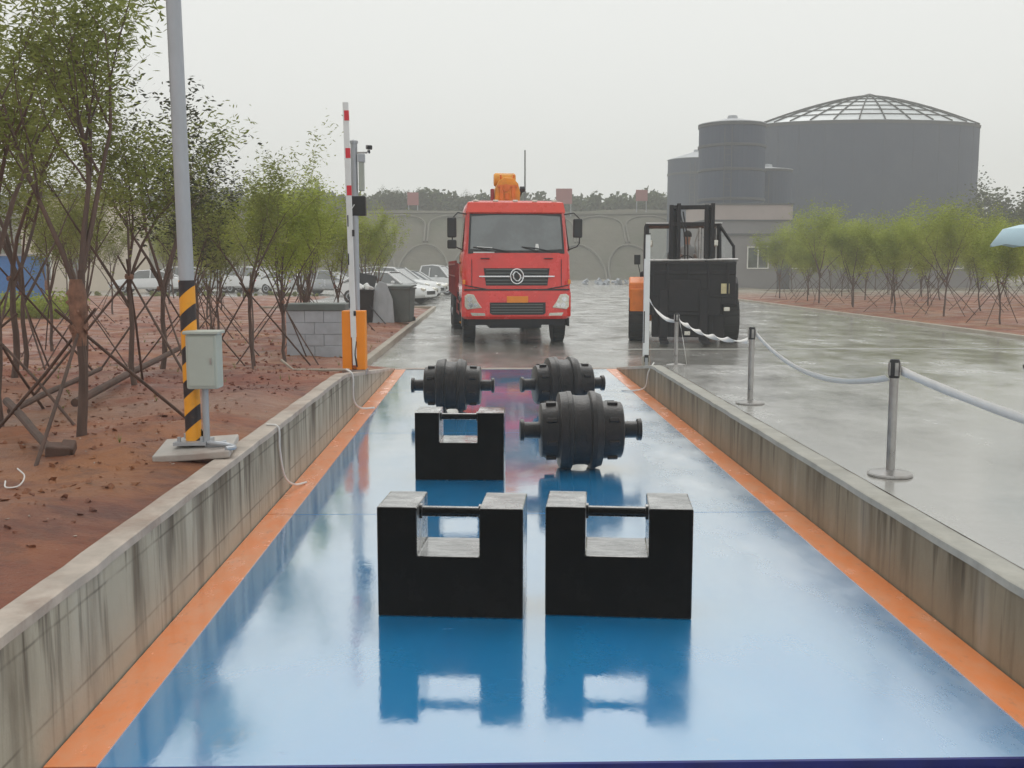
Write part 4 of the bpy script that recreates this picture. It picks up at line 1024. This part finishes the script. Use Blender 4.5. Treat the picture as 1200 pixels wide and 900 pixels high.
protoR = [build_tree(21, 3.6, 13000, .09, .03, 'leaf_b', spread=1.7, low=.33), build_tree(22, 3.2, 13000, .09, .03, 'leaf_b', spread=1.9, low=.30), build_tree(23, 3.9, 10000, .09, .03, 'leaf_b', spread=1.5, low=.36)]
used = set(); rnd = random.Random(5)
def support(loc, h, r, n, rz, label, sd, grp):
    rr = random.Random(sd)
    t = empty('tree_stakes', loc, label, 'tree stakes', grp, rz)
    for k in range(n):
        a = k*6.283/n+rr.uniform(-.3, .3); f = Vector((math.cos(a)*r, math.sin(a)*r, -.05)); 
        top = Vector((-math.cos(a)*r*.18, -math.sin(a)*r*.18, h*rr.uniform(1.1, 1.25)))
        m = MB(); mid = (f+top)/2+Vector((rr.uniform(-.02, .02), rr.uniform(-.02, .02), 0)); m.tube([f, mid, top], [.012, .0115, .009], 7); m.build('stake', M['pole_wood'], t)
    m = MB(); m.lathe([(h-.025, .035), (h, .042), (h+.025, .035)], 'z', 10); m.build('tie', M['straw'], t)
    return t
def plant_tree(protos, i, x, y, z, sc, rz, label, grp, stakes=None):
    o = protos[i]
    if o.name not in used: used.add(o.name); o.location = (x, y, z); o.rotation_euler.z = rz; o.scale = (sc,)*3; o['label'] = label
    else: o = dup(o, (x, y, z), rz, label, sc)
    o['group'] = grp
    return o
GL, GR = 'young saplings on the red soil left', 'young saplings on the red soil right'
def where_px(x, y): return 570+x*1200/y
left = [ # x, y, proto, scale
 (-2.66, 6.75, 0, 1.0), (-3.75, 7.9, 1, 1.14), (-3.3, 9.6, 1, .84), (-4.75, 10.4, 1, 1.08), (-3.9, 12.4, 2, 1.0), (-3.1, 13.6, 1, .86), (-5.9, 13.2, 1, 1.0), (-4.4, 15.3, 2, .95), (-3.4, 17.2, 3, .95), (-6.6, 17.0, 0, .98),
 (-5.0, 19.2, 1, .85), (-3.6, 20.8, 3, 1.0), (-8.2, 19.5, 1, 1.0), (-6.3, 22.6, 2, 1.08), (-4.7, 23.8, 3, 1.02), (-3.7, 26.0, 3, .92), (-9.5, 24.2, 0, 1.0), (-7.2, 27.0, 3, 1.0), (-5.2, 29.0, 3, 1.05), (-3.9, 33.5, 3, 1.08),
 (-11.5, 29.5, 1, 1.05), (-8.8, 32.5, 3, 1.05), (-6.0, 35.0, 3, 1.05), (-13.0, 36.0, 1, 1.05), (-10.0, 39.0, 3, 1.1), (-6.8, 39.5, 3, 1.1), (-16.5, 39, 0, 1.1), (-13.5, 44, 3, 1.1), (-18.5, 47, 1, 1.15), (-4.0, 38.5, 3, 1.0), (-11.5, 49, 3, 1.1), (-16, 53, 3, 1.15), (-21, 52, 1, 1.2)]
order = sorted(left, key=lambda q: q[1])
ORD = ['first', 'second', 'third', 'fourth', 'fifth', 'sixth', 'seventh', 'eighth', 'ninth', 'tenth', 'eleventh', 'twelfth', 'thirteenth', 'fourteenth', 'fifteenth', 'sixteenth', 'seventeenth', 'eighteenth', 'nineteenth', 'twentieth', 'twenty-first', 'twenty-second', 'twenty-third', 'twenty-fourth', 'twenty-fifth', 'twenty-sixth', 'twenty-seventh', 'twenty-eighth', 'twenty-ninth', 'thirtieth', 'thirty-first', 'thirty-second', 'thirty-third', 'thirty-fourth', 'thirty-fifth', 'thirty-sixth']
kinds = ['willowy sapling with a burlap wrapped trunk', 'slim willowy sapling', 'dark leaved sparse sapling', 'bright green bushy sapling']
kindsR = ['rounded light green sapling', 'wide light green sapling', 'tall light green sapling']
def anchor(px):
    for lim, nm in ((25, 'at the left edge of the photo'), (70, 'above the green hedge'), (120, 'by the beige building'), (165, 'between the beige building and the white sedan'), (212, 'in front of the parked sedan, left of the striped pole'), (262, 'just right of the striped pole'), (310, 'midway between striped pole and block stack'), (345, 'just left of the block stack'), (395, 'above the block stack'), (430, 'behind the raised boom'), (600, 'between the raised boom and the parked cars')):
        if px < lim: return nm
cnt = {}
tot = {}
for x, y, i, sc in order: a = (i, anchor(where_px(x, y))); tot[a] = tot.get(a, 0)+1
def depth_word(k, n):
    if n == 1: return ''
    if k == 0: return 'nearest '
    if k == n-1: return 'farthest '
    return ORD[k]+' nearest '
for k, (x, y, i, sc) in enumerate(order):
    a = (i, anchor(where_px(x, y))); c_ = cnt.get(a, 0); cnt[a] = c_+1
    z = soil_h(x, y)
    lab = depth_word(c_, tot[a])+kinds[i]+' '+a[1]
    plant_tree(protoL, i, x, y, z, sc, rnd.uniform(0, 6.28), lab, GL)
    if k < 26:
        support((x+.0, y, z), 1.0 if y > 8 else .72, rnd.uniform(.75, .95), 3, rnd.uniform(0, 6.28), 'stakes propping the '+lab.replace('between the beige building and the white sedan', 'right of the beige building').replace('between the raised boom and the parked cars', 'beside the raised boom').replace('right of the striped pole', 'right of the pole').replace('in front of the parked sedan, ', '').replace('willowy sapling with a burlap wrapped trunk', 'wrapped sapling').replace('slim ', '').replace('dark leaved sparse', 'dark sparse').replace('bright green bushy', 'bright bushy').replace('dark leaved sapling', 'dark sapling').replace('in front of the parked sedan, ', '').replace('midway ', ''), 100+k, 'wooden stakes round the saplings')
# stray poles lying and leaning near the first tree
def pole(a, b, r, label):
    m = MB(); a = Vector(a); b = Vector(b); m.tube([a, (a*2+b)/3+Vector((0, 0, .01)), (a+b*2)/3, b], [r, r*.95, r*.9, r*.8], 9); tag(m.build('fallen_pole', M['pole_wood'], smooth=True), label, 'pole')
def gp(px, py, h): v = gnd(px, py, h); return (v.x, v.y, h)
pole(gp(88, 472, .60), gp(222, 402, .72), .035, 'thick weathered pole slanting behind the striped pole')
pole(gp(12, 482, .62), gp(118, 432, .72), .026, 'weathered pole slanting to the trunk left of the slab')
pole(gp(8, 470, .72), gp(62, 530, .60), .03, 'dark pole leaning on the soil at the left edge')
m = MB(); g_ = gnd(68, 532, .58); m.box((g_.x, g_.y, .60), (.14, .10, .08), (.2, .1, .4)); m.box((g_.x+.05, g_.y+.03, .61), (.08, .09, .07), (.5, .1, .1))
tag(m.build('broken_brick', M['pole_wood'], bevel=.01), 'dark broken block on the soil at lower left', 'brick')
m = MB(); g_ = gnd(18, 568, .58); m.tube(sm([(g_.x-.05, g_.y, .60), (g_.x-.03, g_.y-.04, .575), (g_.x+.03, g_.y-.03, .58), (g_.x+.04, g_.y+.02, .62), (g_.x+.0, g_.y+.03, .66)]), .004, 6)
tag(m.build('wire_scrap', M['cable']), 'white curled wire scrap on the soil at the left edge', 'wire')
# clods of earth
def clods(name, n, x0, x1, y0, y1, smin, smax, sd, mat, label):
    m = MB(); rr = random.Random(sd)
    for k in range(n):
        x = rr.uniform(x0, x1); y = rr.uniform(y0, y1); s = rr.uniform(smin, smax)*(1+.0*y); z = soil_h(x, y)
        e = [Vector((rr.gauss(0, 1), rr.gauss(0, 1), rr.gauss(0, .7))).normalized()*s*rr.uniform(.6, 1.2) for _ in range(7)]
        b = len(m.v); bm = bmesh.new()
        for p_ in e: bm.verts.new(p_)
        r_ = bmesh.ops.convex_hull(bm, input=bm.verts)
        bm.verts.ensure_lookup_table(); bm.verts.index_update(); 
        m.v += [(x+v.co.x, y+v.co.y, z+v.co.z*.8+s*.2) for v in bm.verts]; 
        for f in bm.faces: m.f.append(tuple(b+v.index for v in f.verts)); m.mi.append(0)
        bm.free()
    tag(m.build(name, mat), kind='stuff', label=label)
clods('soil_clods', 3600, -7, -1.8, 2.2, 14, .005, .030, 3, M['soil'], 'crumbs and clods of red soil over the left verge')
clods('soil_clods', 900, -12, -2.3, 14, 34, .02, .06, 4, M['soil'], 'larger clods of red soil among the far saplings')
M['pebble'] = pm('pale pebbles', (.42, .33, .28), .7)
clods('pebbles', 260, -6, -1.75, 2.5, 13, .004, .013, 6, M['pebble'], 'pale pebbles scattered on the red soil')

# weeds
def weeds(n, sd):
    rr = random.Random(sd); lf = MB()
    for k in range(n):
        x = rr.uniform(-9, -2.0); y = rr.uniform(4, 30); z = soil_h(x, y)
        for j in range(rr.randint(4, 9)):
            a = rr.uniform(0, 6.28); l = rr.uniform(.03, .09); d = Vector((math.cos(a)*.5, math.sin(a)*.5, 1)).normalized()*l; w_ = Vector((-math.sin(a), math.cos(a), 0))*.004
            i0 = len(lf.v); p = Vector((x, y, z)); lf.v += [tuple(p-w_), tuple(p+w_), tuple(p+d)]; lf.f.append((i0, i0+1, i0+2)); lf.mi.append(0)
    tag(lf.build('weeds', M['leaf_a']), 'thin weeds scattered over the red soil', kind='stuff')
weeds(260, 8)
# right saplings
right = []
rr_ = random.Random(31)
for k in range(9): right.append((15.0+rr_.uniform(-.5, .5), 29.0+k*3.9+rr_.uniform(-.5, .5)))
for k in range(8): right.append((18.6+rr_.uniform(-.6, .6), 33.5+k*4.2+rr_.uniform(-.6, .6)))
for k in range(7): right.append((22.5+rr_.uniform(-.6, .6), 41+k*4.2+rr_.uniform(-.6, .6)))
for k in range(6): right.append((27+rr_.uniform(-.8, .8), 49+k*4.6+rr_.uniform(-.6, .6)))
def anchorR(px):
    for lim, nm in ((930, 'before the two white framed windows'), (985, 'right of the white framed windows'), (1040, 'before the middle of the big silo'), (1095, 'below the right part of the dome'), (1150, 'before the right rim of the big silo'), (1400, 'beside the pale blue parasol')):
        if px < lim: return nm
lst = sorted([(x, y, rr_.randint(0, 2), rr_.uniform(.82, 1.12)) for x, y in right if 912 < where_px(x, y) < 1235], key=lambda q: q[1])
tot = {}; cnt = {}
for x, y, i, sc in lst: a = anchorR(where_px(x, y)); tot[a] = tot.get(a, 0)+1
for k, (x, y, i, sc) in enumerate(lst):
    a = anchorR(where_px(x, y)); c_ = cnt.get(a, 0); cnt[a] = c_+1; z = soil_h(x, y)
    lab = depth_word(c_, tot[a])+'light green sapling '+a
    plant_tree(protoR, i, x, y, z, sc, rr_.uniform(0, 6.28), lab, GR)
    support((x, y, z), 1.15, rr_.uniform(1.0, 1.25), 4, rr_.uniform(0, 6.28), 'stakes under the '+lab, 300+k, 'wooden stakes round the saplings')

# big background trees
protoF = [build_tree(41, 7.0, 5200, .34, .22, 'leaf_d', style='broad', spread=1.5, low=.2, name='distant_tree'), build_tree(42, 6.5, 5200, .34, .22, 'leaf_d', style='broad', spread=1.8, low=.15, name='distant_tree'), build_tree(43, 8.0, 2200, .30, .18, 'leaf_d', style='broad', spread=1.1, low=.25, name='distant_tree')]
for o in protoF: o['category'] = 'tree'
def far_tree(i, px, y, z, sc, label): plant_tree(protoF, i, at(px, 300, y).x, y, z, sc, rnd.uniform(0, 6), label, 'tall trees in the distance')
far_tree(2, 1162, 105, 0, 1.25, 'slender tree at the right rim of the big silo')
far_tree(0, 1192, 100, 0, 1.25, 'tall dark tree beyond the parasol at the right edge')
far_tree(1, 1178, 84, 0, 1.0, 'mid height tree above the pale blue parasol')
far_tree(0, 1208, 78, 0, .9, 'bushy tree cut off by the right edge of the photo')
far_tree(1, 1130, 82, 0, .75, 'low bushy tree before the right foot of the silo')
# ------------------------------------------------------------------ hill with arched slope ribs, ridge wood
HY = 122
m = MB(); xs2 = frange(-170, 60, 3); prof = [(HY, -1), (HY+4, 1.4), (HY+12, 6.4), (HY+15, 8.5), (HY+16, 9.0), (HY+30, 9.4), (HY+60, 10), (HY+130, 10)]
nh = len(prof)
for x in xs2:
    fall = 1 if x > -60 else max(.35, 1-(-60-x)/120)
    for y, z in prof: m.v.append((x, y+mn.noise(Vector((x*.05, 0, 0)))*3, (z+1)*fall-1+(mn.noise(Vector((x*.08, y*.1, 0)))*.5 if y > HY+5 else 0)))
for i in range(len(xs2)-1):
    for k in range(nh-1): a = i*nh+k; m.f.append((a, a+nh, a+nh+1, a+1)); m.mi.append(0)
tag(m.build('hill', M['hill'], smooth=True), kind='structure')
# arched concrete ribs on the slope
def slope_pt(x, s):         # s 0..1 up the slope
    i = min(2, int(s*3)); t = s*3-i; y = lerp(prof[i][0], prof[i+1][0], t); z = lerp(prof[i][1], prof[i+1][1], t)
    return Vector((x, y+mn.noise(Vector((x*.05, 0, 0)))*3-.25, z+.1))
AR = empty('slope_ribs', (0, 0, 0), 'rows of arched concrete ribs on the far hillside slope', 'slope ribs')
for row, (s0, s1) in enumerate(((.08, .55), (.55, .97))):
    m = MB()
    for k in range(17):
        x0 = -62+k*6.4+(3.2 if row else 0)
        pts = [slope_pt(x0+3.2-3.0*math.cos(a*math.pi/12), lerp(s0, s1, .45+.5*math.sin(a*math.pi/12))) for a in range(13)]
        m.tube([slope_pt(x0+.2, s0)]+pts+[slope_pt(x0+6.2, s0)], .15, 5)
    m.build('arch_rib', M['rib'], AR)
m = MB(); m.tube([slope_pt(x, .985)+Vector((0, 0, .1)) for x in xs2 if -60 < x < 50], .18, 5); m.build('crest_kerb', M['rib'], AR)
# ridge wood: one mass of leaf clumps
def leaf_mass(name, label, n, fx, fy, fz, l, w_, mat, sd, kind='stuff', cat=None, grp=None, loc=(0, 0, 0)):
    rr = random.Random(sd); lf = MB()
    clumps = []
    for k in range(n//70): clumps.append(Vector((rr.uniform(*fx), rr.uniform(*fy), 0)))
    for c in clumps:
        hgt = rr.uniform(fz[0]*.6, fz[1])*(.7+.5*abs(mn.noise(Vector((c.x*.06, 3, 0)))))
        rad = rr.uniform(.9, 1.8)*hgt*.33
        for k in range(70):
            u = Vector((rr.gauss(0, 1), rr.gauss(0, 1), rr.gauss(0, 1))).normalized()*rr.random()**.5
            p = c+Vector((u.x*rad, u.y*rad, fz[2]+hgt*.55+u.z*hgt*.5))
            a = Vector((rr.gauss(0, 1), rr.gauss(0, 1), rr.gauss(0, 1))).normalized(); b_ = a.orthogonal().normalized(); s = rr.uniform(.6, 1.3)
            i0 = len(lf.v); lf.v += [tuple(p-a*l*s/2), tuple(p+b_*w_*s/2), tuple(p+a*l*s/2), tuple(p-b_*w_*s/2)]; lf.f.append((i0, i0+1, i0+2, i0+3)); lf.mi.append(0)
    o = lf.build(name, M[mat], loc=loc)
    return tag(o, label, cat, grp, kind)
leaf_mass('ridge_wood', 'grey green wood along the crest of the far hill', 62000, (-110, 50), (HY+17, HY+34), (2.6, 4.6, 8.6), .8, .55, 'leaf_d', 9)
leaf_mass('ridge_wood', 'dim wood on the lower land at far left', 12000, (-150, -48), (96, 116), (3.0, 5.5, 0), .8, .5, 'leaf_d', 10)
leaf_mass('ridge_wood', 'dim wood beyond the silos at far right', 9000, (40, 130), (128, 150), (5.0, 9, 0), .9, .6, 'leaf_d', 12)
hz = at(478, 222, HY+16); plant_tree(protoF, 1, hz.x-1.5, HY+17, 8.2, .52, 1, 'round crowned tree left of the pair on the hill crest', 'tall trees in the distance')
plant_tree(protoF, 0, at(489, 222, HY+17).x, HY+18, 8.2, .52, 2, 'round crowned tree right of the pair on the hill crest', 'tall trees in the distance')
plant_tree(protoF, 2, at(452, 222, HY+17).x, HY+18, 8.2, .48, 3, 'small tree on the hill crest above the grey pole', 'tall trees in the distance')
plant_tree(protoF, 2, at(548, 222, HY+17).x, HY+18, 8.2, .42, 4, 'thin spiky tree on the hill crest left of the crane', 'tall trees in the distance')
for px, py, w_, h_, lab in ((484, 233, 13, 15, 'faded red panel on the hill left of the truck'), (661, 230, 19, 18, 'bright red panel on the hill just right of the crane'), (752, 229, 14, 13, 'dim red panel on the hill above the forklift')):
    y = HY+14.5; a = at(px-w_/2, py+h_/2, y); b = at(px+w_/2, py-h_/2, y)
    t = empty('hill_panel', (a.x, y, a.z), lab, 'sign panel', 'red panels on the far hill')
    m = MB(); m.b2(0, b.x-a.x, -.04, .04, 0, b.z-a.z); m.build('panel', M['pinkred'], t)
    m = MB(); m.b2(.1, .2, .05, .15, -1.6, .3); m.b2(b.x-a.x-.2, b.x-a.x-.1, .05, .15, -1.6, .3); m.build('leg', M['galv'], t)
y = 118; a = at(615, 330, y); m = MB(); m.tube([(0, 0, 0), (0, 0, at(615, 176, y).z)], [.14, .08], 8); tag(m.build('mast_pole', M['dome_rib'], loc=(a.x, y, 0)), 'thin dark mast rising behind the truck roof', 'mast')
m = MB(); rr = random.Random(2); g_ = gnd(722, 327, 0); g_.y = min(g_.y, 95); g_.x = at(722, 327, g_.y).x
for k in range(26): m.box((rr.gauss(0, 1.3), rr.gauss(0, .5), abs(rr.gauss(0, .2))), (rr.uniform(.2, .9), rr.uniform(.1, .4), rr.uniform(.1, .35)), (rr.random(), rr.random(), rr.random()*3))
tag(m.build('debris', M['block'], loc=(g_.x, g_.y, 0)), 'low pile of pale debris at the foot of the hill', kind='stuff')

# ------------------------------------------------------------------ silos and buildings
def cyl_wall(m, r, z0, z1, n=96, corr=.06, cor_n=None):
    vs = []; fs = []
    for z in (z0, z1):
        for k in range(n):
            a = 2*math.pi*k/n; rr2 = r+(corr if k % 2 else 0); vs.append((rr2*math.cos(a), rr2*math.sin(a), z))
    for k in range(n): fs.append((k, (k+1) % n, n+(k+1) % n, n+k))
    m.add(vs, fs)
Yb = 122
xL = at(893, 200, Yb-12).x; xRr = at(1148, 200, Yb-12).x; cx = (xL+xRr)/2; rB = (xRr-xL)/2
zw = at(1020, 146, Yb-2*0-rB).z
BSL = empty('storage_silo', (cx, Yb-12+rB*.45, 0), 'huge grey round silo with a shallow glazed dome roof', 'silo')
yc = BSL.location.y
rB = (at(1144, 200, yc).x-at(886, 200, yc).x)/2*.995; cx = (at(1144, 200, yc).x+at(886, 200, yc).x)/2; BSL.location.x = cx; BSL.scale = (1, .4, 1)
zw = at(1148, 149, yc).z; zt_ = at(1005, 114, yc).z
m = MB(); cyl_wall(m, rB, 0, zw, 260, .012); m.build('wall', M['silo'], BSL)
m = MB()
for z in (zw-.12,): m.lathe([(z-.12, rB+.12), (z+.16, rB+.16), (z+.22, rB-.3)], 'z', 96)
m.build('eaves_ring', M['silo_band'], BSL)
m = MB()
for k in range(24):
    a = 2*math.pi*k/24; m.box(((rB+.05)*math.cos(a), (rB+.05)*math.sin(a), zw/2), (.05, .05, zw-.4), (0, 0, a))
m.build('wall_seam', M['silo_seam'], BSL)
# dome: panels + ribs
nr, ns = 7, 28; hD = zt_-zw
def dome(t, a, off=0): r = rB*(1-t); z = zw+.12+hD*(1-(1-t)**1.45)+off; return Vector((r*math.cos(a), r*math.sin(a), z))
m = MB(); vs = []; fs = []
for i in range(nr+1):
    for k in range(ns): vs.append(dome(i/nr*.97, 2*math.pi*k/ns))
for i in range(nr):
    for k in range(ns): fs.append((i*ns+k, i*ns+(k+1) % ns, i*ns+ns+(k+1) % ns, i*ns+ns+k))
m.add(vs, fs); dm = m.build('dome', M['dome'], BSL)
m = MB()
for k in range(ns): m.tube([dome(i/nr*.97, 2*math.pi*k/ns, .08) for i in range(nr+1)], .085, 5)
for i in range(1, nr+1): m.tube([dome(i/nr*.97, 2*math.pi*k/ns, .08) for k in range(ns+1)], .065, 5)
m.build('dome_frame', M['dome_rib'], dm)
m = MB(); m.lathe([(zt_+.1, rB*.05), (zt_+.25, rB*.05), (zt_+.4, .1)], 'z', 20); m.build('top_cap', M['silo_band'], dm)
def ladder(t, r, a, h):
    m = MB(); c, s_ = math.cos(a), math.sin(a)
    for d in (-.3, .3): m.tube([(c*(r+.35)-s_*d, s_*(r+.35)+c*d, .3), (c*(r+.35)-s_*d, s_*(r+.35)+c*d, h+.9)], .04, 5)
    for k in range(int(h/.5)): m.tube([(c*(r+.35)-s_*-.3, s_*(r+.35)+c*-.3, .5+k*.5), (c*(r+.35)-s_*.3, s_*(r+.35)+c*.3, .5+k*.5)], .025, 4)
    m.build('ladder', M['silo_band'], t)
def small_silo(px0, px1, pytop, pycone, yc, bands, label, z0=0):
    a, b = at(px0, 200, yc), at(px1, 200, yc); r = (b.x-a.x)/2; zt2 = at(px0, pytop, yc).z
    t = empty('storage_silo', ((a.x+b.x)/2, yc, z0), label, 'silo')
    m = MB(); cyl_wall(m, r, 0, zt2-z0, 90, .01); m.build('wall', M['silo'], t)
    m = MB(); m.lathe([(zt2-z0, r+.10), (zt2-z0+.06, r+.10), (at(px0, pycone, yc).z-z0, .45), (at(px0, pycone, yc).z-z0+.25, .4), (at(px0, pycone, yc).z-z0+.3, .1)], 'z', 48); m.build('roof', M['galv'], t)
    ladder(t, r, -1.9, zt2-1.4)
    for py in bands:
        z = at(px0, py, yc).z-z0; m = MB(); m.lathe([(z-.12, r+.02), (z-.10, r+.09), (z+.10, r+.09), (z+.12, r+.02)], 'z', 48); m.build('band', M['silo_band'], t)
    return t
small_silo(819, 895, 147, 139, 90, (149, 173, 201, 235), 'slim grey silo with dark hoops in front of the big one')
small_silo(783, 850, 188, 178, 128, (205,), 'low grey silo half hidden behind the slim hooped one')
small_silo(872, 927, 200, 196, 98, (201,), 'short grey silo between the slim one and the huge one')
# annex with parapet under the silos
def wall_box(px0, px1, py0, py1, y, depth): a = at(px0, py1, y); b = at(px1, py0, y); return a.x, b.x, a.z, b.z
y = 84
AX = empty('annex_building', (0, y, 0), 'low grey annex with a pinkish parapet below the silos', 'building')
x0, x1, z0, z1 = wall_box(826, 927, 258, 325, y, 6)
m = MB(); m.b2(x0, x1, 0, 8, 0, z1); m.build('wall', M['grey_render'], AX)
zp = at(900, 240, y).z; m = MB(); m.b2(x0-.1, x1+.1, -.1, 8.1, z1, zp); m.build('parapet', M['pinkish'], AX)
m = MB(); m.b2(x0-.2, x1+.2, -.2, 8.2, zp, zp+.14); m.b2(x0-.15, x1+.15, -.15, 8.15, z1-.06, z1+.03); m.build('cornice', M['silo_band'], AX)
y = 74
OB = empty('office_building', (0, y, 0), 'long low grey building with white framed windows behind the saplings', 'building')
x0 = at(850, 300, y).x; x1 = at(1160, 300, y).x; z1 = at(900, 276, y).z
m = MB(); m.b2(x0, x1, 0, 7, 0, z1); m.build('wall', M['grey_render'], OB)
m = MB(); m.b2(x0-.15, x1+.15, -.15, 7.15, z1, z1+.15); m.build('roof', M['silo_band'], OB)
for pa, pb in ((875, 901), (927, 954), (985, 1011), (1045, 1071), (1105, 1130)):
    a = at(pa, 315, y); b = at(pb, 289, y)
    f = MB(); wd = .07
    f.b2(a.x, b.x, -.08, -.002, a.z, a.z+wd); f.b2(a.x, b.x, -.08, -.002, b.z-wd, b.z); f.b2(a.x, a.x+wd, -.078, -.003, a.z+wd, b.z-wd); f.b2(b.x-wd, b.x, -.078, -.003, a.z+wd, b.z-wd); f.b2((a.x+b.x)/2-.03, (a.x+b.x)/2+.03, -.077, -.004, a.z+wd, b.z-wd)
    fo = f.build('window', M['frame'], OB)
    m = MB(); m.b2(a.x+wd, b.x-wd, -.04, -.005, a.z+wd, b.z-wd); m.build('pane', M['window'], fo)
m = MB(); m.b2(at(903, 300, y).x+.5, at(903, 300, y).x+1.4, -.05, -.003, 0.05, 2.05); m.build('door', M['silo_band'], OB)
# left: beige building, blue cladding unit, hedge
y = 72
BB = empty('beige_building', (0, y, 0), 'beige rendered building behind the saplings at left', 'building')
x0, x1, z0, z1 = wall_box(28, 122, 232, 340, y, 8)
m = MB(); m.b2(x0, x1, 0, 9, 0, z1); m.build('wall', M['beige'], BB)
m = MB(); m.b2(x0-.2, x1+.2, -.25, 9.2, z1, z1+.2); m.build('roof', M['silo_band'], BB)
for pa, pb in ((42, 60), (80, 98)):
    a = at(pa, 330, y); b = at(pb, 296, y); m = MB(); m.b2(a.x, b.x, -.03, -.002, a.z, b.z); f = m.build('window', M['frame'], BB)
    m = MB(); m.b2(a.x+.1, b.x-.1, -.05, -.031, a.z+.1, b.z-.1); m.build('pane', M['window'], f)
y = 48
BU = empty('blue_cabin', (0, y, 0), 'blue clad site cabin at the left edge of the photo', 'cabin')
a = at(-70, 362, y); b = at(20, 300, y); m = MB(); m.b2(a.x, b.x, 0, 3, 0, b.z); m.build('wall', M['bluepanel'], BU)
m = MB(); m.b2(a.x-.1, b.x+.1, -.1, 3.1, b.z, b.z+.10); m.build('roof', M['galv'], BU)
m = MB(); m.b2(a.x+.4, a.x+1.3, -.04, -.002, .05, 2.0); m.build('door', M['frame'], BU)
hh = at(46, 390, 33)
leaf_mass('hedge', 'low green hedge before the beige building at left', 5600, (at(0, 390, 33).x, at(88, 390, 33).x), (32.4, 34), (.9, 1.35, 0), .09, .06, 'leaf_b', 14, kind=None, cat='hedge')
# long low grey wall/shed behind left cars
leaf_mass('verge_plants', 'patchy weeds at the far edge of the red soil', 3500, (-30, -9), (56.5, 57.5), (.2, .5, 0), .12, .08, 'leaf_a', 15)
# parasol at the right edge
pu = at(1213, 300, 13.0)
PA = empty('parasol', (pu.x, 13.0, hr(13.0)), 'pale blue parasol cut off by the right edge of the photo', 'parasol')
zb = at(1200, 289, 13).z-hr(13); zt3 = at(1200, 262, 13).z-hr(13)
m = MB(); vs = [(0, 0, zt3)]; fs = []; n8 = 8; rU = .56
for i, (t, dz) in enumerate(((.35, .05), (.7, .25), (1., 1.))):
    for k in range(n8*2):
        a_ = math.pi*k/n8; sc = 1-(.06 if (k % 2 and i == 2) else 0); vs.append((rU*t*sc*math.cos(a_), rU*t*sc*math.sin(a_), lerp(zt3, zb, dz*.9 if i < 2 else 1)+(.03 if (k % 2 and i == 2) else 0)))
for k in range(16): fs.append((0, 1+k, 1+(k+1) % 16))
for i in range(2):
    for k in range(16): fs.append((1+i*16+k, 1+i*16+(k+1) % 16, 17+i*16+(k+1) % 16, 17+i*16+k))
m.add(vs, fs); cn = m.build('canopy', M['umb'], PA, smooth=True); cn.modifiers.new('t', 'SOLIDIFY').thickness = .004
m = MB(); m.tube([(0, 0, .03), (0, 0, zt3+.06)], .014, 10); m.build('shaft', M['steel'], PA)
m = MB()
for k in range(8):
    a_ = math.pi*2*k/8; m.tube([(0, 0, zb-.05), (rU*.6*math.cos(a_), rU*.6*math.sin(a_), lerp(zt3, zb, .3)-.01)], .004, 5)
m.build('rib', M['steel'], PA)
MB().lathe([(0, .07), (.03, .07), (.05, .03)], 'z', 20).build('foot', M['black'], PA)

# ------------------------------------------------------------------ haze
m = MB(); m.b2(-335, 335, -45, 335, -1.6, 34)
hz = m.build('haze', None); hz.data.materials.clear()
mt = bpy.data.materials.new('haze'); mt.use_nodes = True; n = NT(mt)
v = n.node('ShaderNodeVolumePrincipled'); v.inputs['Color'].default_value = (.93, .94, .92, 1); v.inputs['Density'].default_value = .0026; v.inputs['Anisotropy'].default_value = .1
o = n.node('ShaderNodeOutputMaterial'); n.link(v.outputs[0], o.inputs['Volume'])
hz.data.materials.append(mt); tag(hz, 'pale rain haze filling the air', kind='stuff')
